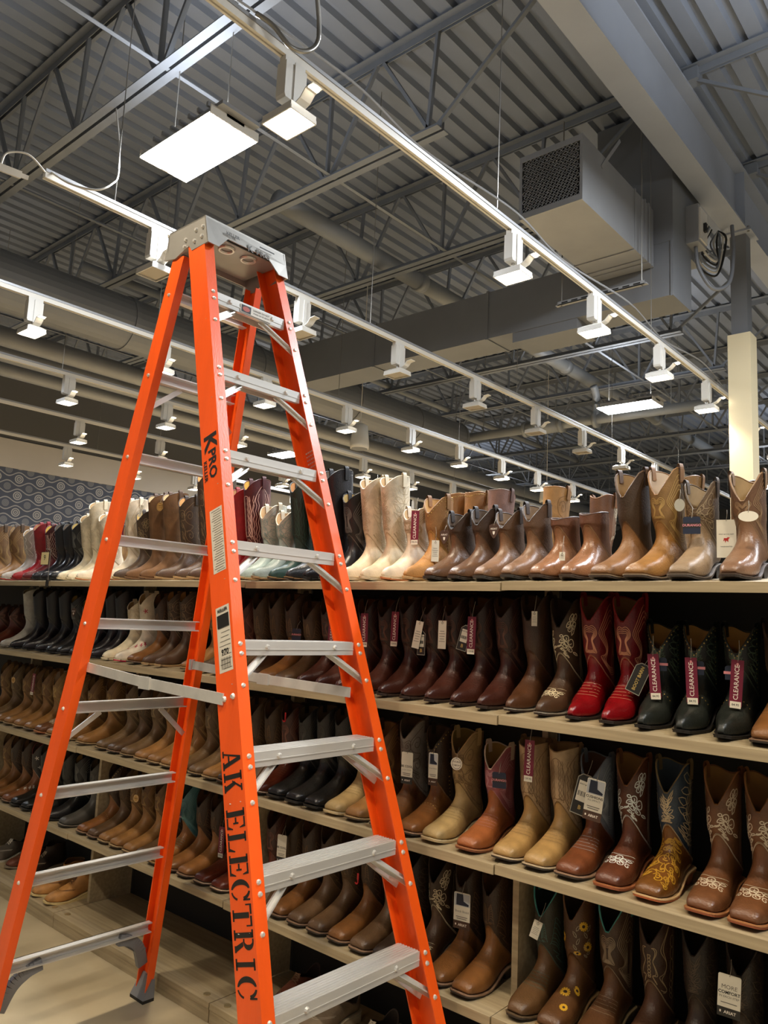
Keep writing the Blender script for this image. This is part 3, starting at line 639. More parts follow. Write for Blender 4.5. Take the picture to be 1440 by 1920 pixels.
for i in range(5):
    x1, x0 = EDGE[i]-.003, EDGE[i+1]+.003; jit = JIT[i]
    u = thing('shelving_unit', 'grey oak boot rack unit, %s' % UN[i], 'shelf unit', ((x0+x1)/2, YF, 0))
    xc = (x0+x1)/2
    L_ = lambda m: MB().add([(v[0]-xc, v[1]-YF, v[2]) for v in m.v], m.f)
    for s, (z, t) in SH.items(): obj('shelf_board', L_(board(x0, x1, z+jit, t)), m_oak, u)
    obj('rear_shelf_board', L_(board(x0, x1, SH[1][0]+.012, -SH[1][1], 2.43, 2.81)), m_oak, u)
    pl = obj('plinth', L_(MB().box((x0, 1.998, .048), (x1, YB, .07))), m_oak, u)
    obj('kick_board', L_(MB().box((x0, 2.0, 0), (x1, 2.02, .0475))), m_oak, pl)
    obj('kick_side', L_(MB().box((x0, 2.02, 0), (x0+.02, YB, .0475))), m_oakd, pl); obj('kick_side', L_(MB().box((x1-.02, 2.02, 0), (x1, YB, .0475))), m_oakd, pl)
    for xx in (x0+.06, x1-.06): obj('cover_cap', L_(MB().tube([(xx, 2.035, .07), (xx, 2.035, .0735)], .014, 14)), m_disc, pl)
    zl = [.07]+[SH[s][0]+jit for s in (4, 3, 2, 1)]; tl = [0]+[SH[s][1] for s in (4, 3, 2, 1)]
    for k in range(4):
        for yy in ((x1-.022, x1-.001),):
            y0_, y1_ = (2.18 if k < 2 else 2.345), YB
            za, zb_ = zl[k]+(y0_-YF)*math.tan(tl[k]), zl[k+1]-BT+(y0_-YF)*math.tan(tl[k+1])
            zc_, zd = zl[k]+(y1_-YF)*math.tan(tl[k]), zl[k+1]-BT+(y1_-YF)*math.tan(tl[k+1])
            m = MB().hexa([(yy[0], y0_, za), (yy[1], y0_, za), (yy[1], y1_, zc_), (yy[0], y1_, zc_), (yy[0], y0_, zb_), (yy[1], y0_, zb_), (yy[1], y1_, zd), (yy[0], y1_, zd)])
            obj('upright_panel', L_(m), m_oak, u)
    obj('back_panel', L_(MB().box((x0, 2.412, 0), (x1, 2.428, 1.68))), m_back, u)

# ================================================================== boots
def interp(tab, t):
    tab = np.asarray(tab, float); n = len(tab); t = np.clip(np.asarray(t, float), 0, n-1-1e-6); i = np.floor(t).astype(int); f = (t-i)[..., None]
    a, b, c, d = tab[np.maximum(i-1, 0)], tab[i], tab[np.minimum(i+1, n-1)], tab[np.minimum(i+2, n-1)]
    return .5*((2*b)+(-a+c)*f+(2*a-5*b+4*c-d)*f*f+(-a+3*b-3*c+d)*f**3)
TOES = {'square': (.030, .036, .043), 'broad': (.034, .041, .046), 'round': (.022, .033, .042), 'snip': (.010, .018, .030), 'work': (.026, .036, .045)}
def sole_z(y, hz):
    k = hz/.036; ys = np.array([-.01, 0, .03, .07, .11, .15, .19, .22, .30]); zs = np.array([.014, .012, .005, 0, 0, .010*k, .027*k, .034*k, .036*k])
    return np.interp(y, ys, zs)
class Boot:
    """surface of one boot size: rings from toe to shaft top; phi 90 = front/top, -90 = back/bottom"""
    def __init__(s, toe, H, hz, dip, slim=1.0, kind='boot'):
        s.H, s.hz, s.dip, s.kind = H, hz, dip, kind
        a, b, c = TOES[toe]; e = hz-.036; th = .0085
        sz = lambda y: float(sole_z(y, hz))+th
        T = [(.004, .030), (.012, .043), (.035, .053), (.070, .060), (.100, .071), (.130, .088+e*.4), (.150, .106+e*.7), (.158, .121+e), (.162, .135+e), (.163, .146+e), (.163, .156+e), (.161, .166+e), (.158, .180+e)]
        B = [(.004, sz(.004)+.006), (.010, sz(.01)), (.035, sz(.035)), (.070, sz(.07)), (.100, sz(.1)), (.135, sz(.135)), (.170, sz(.17)), (.215, sz(.215)), (.258, sz(.258)), (.284, sz(.284)+.004), (.291, .076+e), (.288, .106+e), (.280, .140+e)]
        W = [a*.8, a, b, c, .044 if toe == 'snip' else .047, .042 if toe == 'snip' else .044, .039, .0355, .035, .035, .036, .037, .039]
        N = [3.2 if toe in ('square', 'broad') else 2.4]*2+[2.6, 2.5, 2.4, 2.3, 2.2, 2.1]+[2.05]*5
        NB = [4]*8+[3.2, 2.8, 2.3, 2.1, 2.0]; Mi = [.4, .35, .33, .33, .33, .33, .35, .4, .42, .45, .48, .5, .5]
        zb0 = .18+e
        for k, fr in enumerate((.10, .325, .55, .775, 1.0)):
            z = zb0+(H-zb0)*fr
            g = min(1.0, (H-.2)/.16) if H > .2 else 0
            T.append((.154-.014*fr*g*slim, z)); B.append((.277+.012*fr*g*slim, z-.02*(1-fr))); W.append(.0405+(.0060*fr*g+.001)*slim); N.append(2.1); NB.append(2.1); Mi.append(.5)
        s.tab = np.array([[*t, *b_, w_, n_, nb, mi] for t, b_, w_, n_, nb, mi in zip(T, B, W, N, NB, Mi)])
        s.dzt = .225*(H-zb0)
    def S(s, t, ph):
        t, ph = np.broadcast_arrays(np.asarray(t, float), np.asarray(ph, float)); r = interp(s.tab, t)
        Ty, Tz, By, Bz, w, n, nb, mi = [r[..., i] for i in range(8)]
        Cy, Cz = By+(Ty-By)*mi, Bz+(Tz-Bz)*mi; c, sn = np.cos(ph), np.sin(ph)
        ne = np.where(sn >= 0, n, nb); x = w*np.sign(c)*np.abs(c)**(2/ne); q = np.abs(sn)**(2/ne)
        y = np.where(sn >= 0, Cy+(Ty-Cy)*q, Cy+(By-Cy)*q); z = np.where(sn >= 0, Cz+(Tz-Cz)*q, Cz+(Bz-Cz)*q)
        return np.stack([x, y, z], -1)
    def nrm(s, t, ph):
        d = 1e-3; a = s.S(t+d, ph)-s.S(t-d, ph); b = s.S(t, ph+d)-s.S(t, ph-d); n = np.cross(a, b)
        l = np.linalg.norm(n, axis=-1, keepdims=True); return n/np.maximum(l, 1e-12)
    def tb(s, ph):
        sn = np.sin(ph); return 9.0+3.2*np.maximum(0, sn)**4+2.6*np.maximum(0, -sn)**3
    def tt(s, ph):
        if s.kind == 'shoe': sn = np.sin(ph); return 8.6-2.3*np.maximum(0, sn)**1.5+2.9*np.maximum(0, -sn)
        if s.kind == 'chukka': sn = np.sin(ph); return 12.2-3.0*np.maximum(0, sn)**2+.4*np.maximum(0, -sn)
        d1 = np.abs(np.angle(np.exp(1j*(ph-math.pi/2)))); d2 = np.abs(np.angle(np.exp(1j*(ph+math.pi/2))))
        dip = 1.6*s.dip*np.maximum(0, 1-d1/R_(75))**1.1+s.dip*.35*(.5-.5*np.cos(np.clip(d2/R_(75), 0, 1)*math.pi-math.pi))**1.0
        return 17-dip/max(s.dzt, .004)-.001
def grid_mesh(name, P, close=True, flip=False):
    r, c = P.shape[:2]; f = []
    for i in range(r-1):
        for k in range(c if close else c-1):
            q = (i*c+k, i*c+(k+1) % c, (i+1)*c+(k+1) % c, (i+1)*c+k); f.append(q[::-1] if flip else q)
    return P.reshape(-1, 3).tolist(), f
NP_ = 30
PH = np.linspace(0, 2*math.pi, NP_, endpoint=False)+.0001
def to_mesh(name, v, f):
    m = bpy.data.meshes.new(name); m.from_pydata(v, [], f); m.materials.append(None); m.polygons.foreach_set('use_smooth', [True]*len(f)); m.update(); return m
def ribbon(bt, lines, mb, lift=.0007):
    """lines: (list of (t, phi), width) -> flat strips lying on the boot surface"""
    for pts, wd in lines:
        p = np.array(pts); 
        if len(p) < 2: continue
        A = bt.S(p[:, 0], p[:, 1]); n = bt.nrm(p[:, 0], p[:, 1]); A = A+n*lift
        d = np.gradient(A, axis=0); d /= np.maximum(np.linalg.norm(d, axis=1, keepdims=True), 1e-9); sd = np.cross(n, d)*wd/2
        k = len(p); mb.add(list(A-sd)+list(A+sd), [(i, i+1, k+i+1, k+i) for i in range(k-1)])
def fl(cx, cy, r, n=5, a0=0.3):
    out = []
    for k in range(n):      # separate petal outlines with an inner vein, then the heart
        a = a0+2*math.pi*k/n; c, s_ = math.cos(a), math.sin(a)
        P = [(.26, 0), (.42, .25), (.72, .36), (.95, .22), (1.0, 0), (.95, -.22), (.72, -.36), (.42, -.25), (.26, 0)]
        out.append([(cx+r*(x*c-y*s_), cy+r*(x*s_+y*c)) for x, y in catmull(P, 2)])
        out.append([(cx+r*(x*c-y*s_), cy+r*(x*s_+y*c)) for x, y in ((.40, 0), (.60, .08), (.74, 0))])
    out.append([(cx+r*.24*math.cos(a), cy+r*.24*math.sin(a)) for a in np.linspace(0, 2*math.pi, 9)]); return out
def spiral(cx, cy, r, turns=1.4, a0=0, sg=1):
    return [(cx+r*(1-k/22)*math.cos(a0+sg*2*math.pi*turns*k/20), cy+r*(1-k/22)*math.sin(a0+sg*2*math.pi*turns*k/20)) for k in range(20)]
def leaf(cx, cy, l, a):
    c, s_ = math.cos(a), math.sin(a); P = [(0, 0), (.3*l, .18*l), (.7*l, .14*l), (l, 0), (.7*l, -.14*l), (.3*l, -.18*l), (0, 0)]
    return [(cx+x*c-y*s_, cy+x*s_+y*c) for x, y in P]
def pattern(pat, h):
    """decoration of one side panel in metres: p along the girth, q up the shaft of height h"""
    L = []
    if pat in ('flame', 'dense'):
        n = 4 if pat == 'flame' else 6
        for k in range(n):
            a = [(0, .95-.05*k), (.022-.003*k, .87-.04*k), (.043-.006*k, .70), (.017-.002*k, .52+.01*k), (.038-.006*k, .34), (.022-.003*k, .20+.02*k), (0, .08+.05*k)]
            for sg in (-1, 1): L.append([(sg*x, y*h) for x, y in catmull(a, 5)])
    elif pat == 'scroll':
        for sg in (-1, 1):
            for (x, y, r) in ((.024, .80, .018), (.022, .55, .017), (.026, .30, .018)): L.append(spiral(sg*x, y*h, r, 1.5, 0 if sg > 0 else math.pi, sg))
            L.append([(sg*x, y*h) for x, y in catmull([(.003, .95), (.045, .88), (.044, .72), (.01, .66), (.046, .54), (.044, .44), (.012, .40), (.046, .28), (.02, .08), (.002, .05)], 5)])
    elif pat == 'floral':
        L += fl(-.012, .84*h, .019)+fl(.010, .56*h, .027)
        for x, y, l, a in ((.022, .68, .024, 1.1), (-.010, .69, .022, 2.2), (.030, .46, .022, -.7), (-.014, .46, .022, 3.7)): L.append(leaf(x, y*h, l, a))
        L += [spiral(.028, .30*h, .013, 1.2, 1.5), spiral(.008, .20*h, .013, 1.2, 1.5, -1), spiral(.020, .09*h, .009, 1.1, 1.5), [(x, y*h) for x, y in catmull([(.012, .40), (.014, .32), (.020, .22), (.012, .10)], 5)]]
    elif pat == 'zigzag':
        for k in range(3):
            for sg in (-1, 1):
                z = []; 
                for i in range(15): z.append((sg*(.012+.011*k+(.006 if i % 2 else 0)), (.12+.055*i)*h))
                L.append(z)
        for sg in (-1, 1): L.append([(sg*x, y*h) for x, y in catmull([(0, .95), (.03, .85), (.05, .6), (.044, .3), (.0, .06)], 5)])
    elif pat == 'wing':
        for k in range(7):
            for sg in (-1, 1): L.append([(sg*x, y*h) for x, y in catmull([(.004, .30+.06*k), (.018, .42+.055*k), (.036-.002*k, .44+.055*k), (.042-.003*k, .36+.06*k)], 5)])
        for sg in (-1, 1): L.append([(sg*x, y*h) for x, y in catmull([(0, .1), (.02, .16), (.008, .24), (.03, .28)], 5)])
    elif pat in ('leaves', 'studleaf'):
        for i in range(9):
            y = .12+.09*i; x = .010*math.sin(i*1.4)
            for sg in (-1, 1): L.append(leaf(x, y*h, .036, math.pi/2-sg*(.9+.15*(i % 2))))
        L.append([(.010*math.sin(i*.7), (.08+.045*i)*h) for i in range(19)])
    elif pat == 'chain':
        for i in range(7):
            c = .2+.1*i; L.append([(.007*math.sin(a), (c+.05*math.cos(a))*h) for a in np.linspace(0, 2*math.pi, 11)])
        for sg in (-1, 1):
            for k in range(2): L.append([(sg*x, y*h) for x, y in catmull([(.014, .95), (.04-.008*k, .8), (.02, .62), (.044-.008*k, .45), (.018, .28), (.04-.008*k, .1)], 5)])
    return L
BC = {}
def boot_meshes(toe, H, hz, dip, pat, vampdec, kind, slim, sw):
    key = (toe, round(H, 3), hz, dip, pat, vampdec, kind, slim, sw)
    if key in BC: return BC[key]
    bt = Boot(toe, H, hz, dip, slim, kind); D = {}
    tt = bt.tt(PH); tb = np.minimum(bt.tb(PH), tt-.02) if kind in ('boot',) else tt
    # foot
    nr = 15; fr = np.linspace(0, 1, nr)**.9
    t = fr[:, None]*tb[None, :]; P = bt.S(t, PH[None, :]); 
    v, f = grid_mesh('', P); f.append(tuple(range(NP_))[::-1])
    if kind == 'boot':   # folded overlay edge of the vamp
        n = bt.nrm(tb, PH); e = bt.S(tb, PH)+n*.0012; o = len(v); v += e.tolist()
        f += [((nr-1)*NP_+k, (nr-1)*NP_+(k+1) % NP_, o+(k+1) % NP_, o+k) for k in range(NP_)]
    D['foot'] = to_mesh('foot', v, f)
    if kind == 'boot':
        nr = 12; t = tb[None, :]+np.linspace(0, 1, nr)[:, None]*(tt-tb)[None, :]; v, f = grid_mesh('', bt.S(t, PH[None, :])); D['shaft'] = to_mesh('shaft', v, f)
    # lining: inner wall, and rim piping
    dn = np.linspace(0, 1, 6)[:, None]; low = np.maximum(tt-(2.6 if kind == 'boot' else 2.2), 5.0)
    t = tt[None, :]+(low-tt)[None, :]*dn; t[0] -= .0; P = bt.S(t, PH[None, :])-bt.nrm(np.minimum(t, 16.9), PH[None, :])*.0035
    v, f = grid_mesh('', P, flip=True); f.append(tuple(5*NP_+i for i in range(NP_))); D['lining'] = to_mesh('lining', v, f)
    O = bt.S(tt, PH); nn = bt.nrm(np.minimum(tt, 16.9), PH); ring = []
    for a in range(5):
        an = 2*math.pi*a/5; ring.append(O-nn*.0018+nn*.0028*math.cos(an)+np.array([0, 0, 1.0])*.0028*math.sin(an))
    ring.append(ring[0]); v, f = grid_mesh('', np.array(ring)); D['piping'] = to_mesh('piping', v, f)
    # sole with welt, heel
    ys = np.concatenate([[-.004, -.002, .002, .008, .018], np.linspace(.03, .27, 13), [.282, .290, .294]])
    def wid(y):
        tt_ = np.interp(y, bt.tab[:9, 2], np.arange(9)); w = interp(bt.tab[:, 4:5], tt_)[..., 0]
        return w
    W = wid(ys)+.0035; a = TOES[toe][0]; W[:5] = np.array([a*.45, a*.8, a*.98, a*1.08+.002, max(a*1.1, .02)+.003]); W[-3:] = [.031, .022, .010]
    zz = sole_z(ys, hz)
    def slab(z0, z1, wadd, nm):
        m = MB(); k = len(ys); vs = []
        for sg in (-1, 1):
            for zo in (z0, z1): vs += [(sg*(w_+wadd), y, z+zo) for w_, y, z in zip(W, ys, zz)]
        F = []
        for i in range(k-1): F += [(i, i+1, k+i+1, k+i), (2*k+i, 3*k+i, 3*k+i+1, 2*k+i+1), (k+i, k+i+1, 3*k+i+1, 3*k+i), (i, 2*k+i, 2*k+i+1, i+1)]
        F += [(0, k, 3*k, 2*k), (k-1, 3*k-1, 4*k-1, 2*k-1)]; m.add(vs, F); me = fixn(m.mesh(nm)); return me
    thick = .012 if kind != 'boot' else 0
    D['sole'] = slab(0, .0055, -.0005, 'sole'); D['welt'] = slab(.0055, .0090, .0010, 'welt')
    if kind == 'boot':
        def hl(z, sh, gr):
            h0, h1 = .218+sh, .291-sh*.6; out = [(-.031+gr, h0, z), (.031-gr, h0, z)]
            for i in range(9):
                an = R_(-0+180*i/8); out.append(((.032-gr)*math.cos(an), h1-.032+(.032)*math.sin(an), z))
            return out
        m = MB(); m.loft(hl(0, .008, .003), hl(hz*.92, 0, 0)); D['heel'] = fixn(m.mesh('heel'))
    else:
        m = MB(); k = len(ys); z0 = 0; 
        vs = [(sg*(w_+.001), y, z_) for sg in (-1, 1) for zq in (0, 1) for w_, y, z_ in zip(W, ys, (np.maximum(zz*.0, zz*.0+np.where(ys < .05, zz, 0)) if zq == 0 else zz+.001))]
        F = []
        for i in range(k-1): F += [(i, i+1, k+i+1, k+i), (2*k+i, 3*k+i, 3*k+i+1, 2*k+i+1), (k+i, k+i+1, 3*k+i+1, 3*k+i), (i, 2*k+i, 2*k+i+1, i+1)]
        F += [(0, k, 3*k, 2*k), (k-1, 3*k-1, 4*k-1, 2*k-1)]; m.add(vs, F); D['heel'] = fixn(m.mesh('wedge'))
    # pull straps
    if kind == 'boot' and dip > .01 and H > .22:
        m = MB(); st_ = []
        for pc in (0.0, math.pi):
            n = bt.nrm(np.array([16.5]), np.array([pc]))[0]; top = bt.S(np.array([16.99]), np.array([pc]))[0]
            pts = [top+n*.002+np.array([0, 0, -.045]), top+n*.0035+np.array([0, 0, -.02]), top+n*.004+np.array([0, 0, .004]), top+np.array([0, 0, .014]), top-n*.006+np.array([0, 0, .006]), top-n*.008+np.array([0, 0, -.03])]
            pts = catmull(pts, 3); m = MB()
            for side in (.0, .0016):
                vs = [p+np.array([0, sgn*.011, 0])+np.array([side*np.sign(n[0]), 0, side*.5]) for p in pts for sgn in (-1, 1)]
                m.add(vs, [(2*i, 2*i+1, 2*i+3, 2*i+2) for i in range(len(pts)-1)])
            st_.append(fixn(m.mesh('pull_strap')))
        D['straps'] = st_
    # decoration
    h = max(H-.165-(hz-.036), .03); lines = []
    def put(L, pc, sc=1.0):
        for ln in L:
            q = []
            for p_, q_ in ln:
                ph = pc+p_*sc/.054; vv = min(max(q_/h, .0), 1); t0, t1 = float(bt.tb(np.array([ph]))[0]), float(bt.tt(np.array([ph]))[0]); q.append((t0+.12+vv*(t1-t0-.3), ph))
            lines.append((q, sw))
    if kind == 'boot':
        if pat not in ('plain', 'sunflower', 'studs', 'stars'):
            L = pattern(pat, h)
            if pat == 'floral': put(L, R_(50)); put([[(-x, y) for x, y in l] for l in L], R_(150))
            else: put(L, R_(8)); put([[(-x, y) for x, y in l] for l in L], R_(172)); put(L, math.pi/2, .62)
        th = np.linspace(R_(100), R_(440), 50)
        if pat != 'plain' or True:
            for off in (.10, .32):
                ph = np.linspace(0, 2*math.pi, 61); lines.append(([(float(a), float(b)) for a, b in zip(np.maximum(bt.tb(ph)-off, 1), ph)], .0011))
            for pc in (0.0, math.pi):      # side seams
                for d_ in (-.06, .06): lines.append(([(float(tq), pc+d_) for tq in np.linspace(9.1, 16.6, 12)], .0013))
        if vampdec in ('wrinkle', 'floral'):
            for k, tq in enumerate((4.3, 4.7, 5.1, 5.5, 5.9)[:5 if vampdec == 'wrinkle' else 2]): lines.append(([(tq-.35*math.cos((a-math.pi/2)*2.2), a) for a in np.linspace(R_(38), R_(142), 12)], .0012))
        if vampdec == 'bug' :
            for k in range(3): lines.append(([(3.2+.35*k-.9*abs(math.sin((a-math.pi/2)*2.5)), a) for a in np.linspace(R_(48), R_(132), 14)], .0013))
        if vampdec == 'floral':
            for L, c0, sc in ((fl(0, 0, .019)+[leaf(.018, .010, .018, .5), leaf(-.018, .008, .018, 2.6), spiral(.026, -.008, .009, 1.2), spiral(-.026, -.008, .009, 1.2, 2, -1)], 3.6, 1),):
                for ln in L: lines.append(([(c0+q_/.03, math.pi/2+p_/.040) for p_, q_ in ln], sw))
        if vampdec == 'tooled':
            tl = []
            for k in range(26):
                tq = 2.2+.26*k; pq = R_(25+((k*53) % 130)); r = .010+.004*(k % 3)
                tl.append(([(tq+q_/.03, pq+p_/.042) for p_, q_ in spiral(0, 0, r, 1.3, k, 1 if k % 2 else -1)], .0034))
                tl.append(([(tq+q_/.03, pq+p_/.042) for p_, q_ in leaf(0, 0, .024, k*1.3)], .0030))
            mt = MB(); ribbon(bt, tl, mt); D['tooling'] = to_mesh('gold_tooling', mt.v, mt.f)
    elif kind in ('shoe', 'chukka'):
        for off in (0, .25): lines.append(([(5.6-off-2.6*math.cos((a-math.pi/2)*1.2)**1, a) for a in np.linspace(R_(20), R_(160), 20)], .002))
    if lines:
        m = MB(); ribbon(bt, lines, m); D['stitching'] = to_mesh('stitching', m.v, m.f)
    m = MB()
    def dots(pts, r, hgt=.0022):
        for t_, p_ in pts:
            c = bt.S(np.array([t_]), np.array([p_]))[0]; n = bt.nrm(np.array([min(t_, 16.9)]), np.array([p_]))[0]; a = np.cross(n, [0, 0, 1.0]); a /= max(np.linalg.norm(a), 1e-6); b = np.cross(n, a)
            base = [c+r*(math.cos(2*math.pi*i/6)*a+math.sin(2*math.pi*i/6)*b) for i in range(6)]; m.add(base+[c+n*hgt], [(i, (i+1) % 6, 6) for i in range(6)])
    if pat in ('studs', 'studleaf'):
        q = []
        for ph in np.linspace(0, 2*math.pi, 40): q.append((float(bt.tt(np.array([ph]))[0])-.28, ph))
        for tq in np.linspace(9.6, 16.4, 12): q += [(tq, .16), (tq, math.pi-.16)]
        for a in np.linspace(R_(30), R_(150), 9): q.append((5.2, a))
        dots(q, .0026); D['studs'] = to_mesh('studs', m.v, m.f)
    if pat == 'sunflower':
        D['sunflowers'] = []
        for (tq, pq, rr_) in ((14.6, .75, .015), (13.2, .45, .016), (12.4, 1.15, .013), (13.6, 2.3, .015), (12.2, 2.7, .014), (4.6, 1.57, .013), (3.0, 1.2, .012), (5.4, .9, .012)):
            m = MB()
            for k in range(12):
                an = 2*math.pi*k/12; sc = .054 if tq > 8 else .045; ky = .045 if tq > 8 else .03
                ln = [(tq+d_*math.sin(an)/ky, pq+d_*math.cos(an)/sc) for d_ in (rr_*.35, rr_)]; ribbon(bt, [(ln, .005)], m)
            me_ = to_mesh('sunflower', m.v, m.f); m = MB(); dots([(tq, pq)], .0055); D['sunflowers'].append((me_, to_mesh('flower_centre', m.v, m.f)))
        m = MB(); L = []
        for pc in (.5, 1.2, 2.4):
            for i in range(6): L.append(([(12.0+.45*i+q_/.045, pc+p_/.054) for p_, q_ in leaf(0, 0, .022, 1.0+.9*(i % 2)*1.2)], .0022))
        ribbon(bt, L, m); D['stitching'] = to_mesh('stitching', m.v, m.f)
    if pat == 'stars':
        for tq, pq in ((4.4, 1.2), (5.2, .8), (3.4, 1.7), (6.0, .5), (13, .5), (14.5, .9)):
            for k in range(5):
                an = 2*math.pi*k/5; ribbon(bt, [([(tq, pq), (tq+.011*math.sin(an)/.032, pq+.011*math.cos(an)/.045)], .004)], m)
        D['stars'] = to_mesh('stars', m.v, m.f)
    if kind in ('shoe', 'chukka'):
        m = MB()
        for k in range(4):
            tq = 5.3+.55*k
            for sg in (-1, 1):
                ln = np.linspace(-.34, .34, 7); ribbon(bt, [([(tq+sg*.25*(a/.34), math.pi/2+a) for a in ln], .004)], m, .003)
        D['laces'] = to_mesh('laces', m.v, m.f)
    BC[key] = D; return D
def leather(hexc, gloss=.42, var=.28, bump=.28, hex2=None):
    k = 'leather_%s_%d' % (hexc, int(gloss*100))
    c = srgb(hexc)
    return mat(k, tuple(x*(1-var*1.1) for x in c), gloss, 0, scale=14, col2=tuple(min(1, x*(1+var)) for x in c), bump=bump, bscale=190, spec=.5, detail=7)
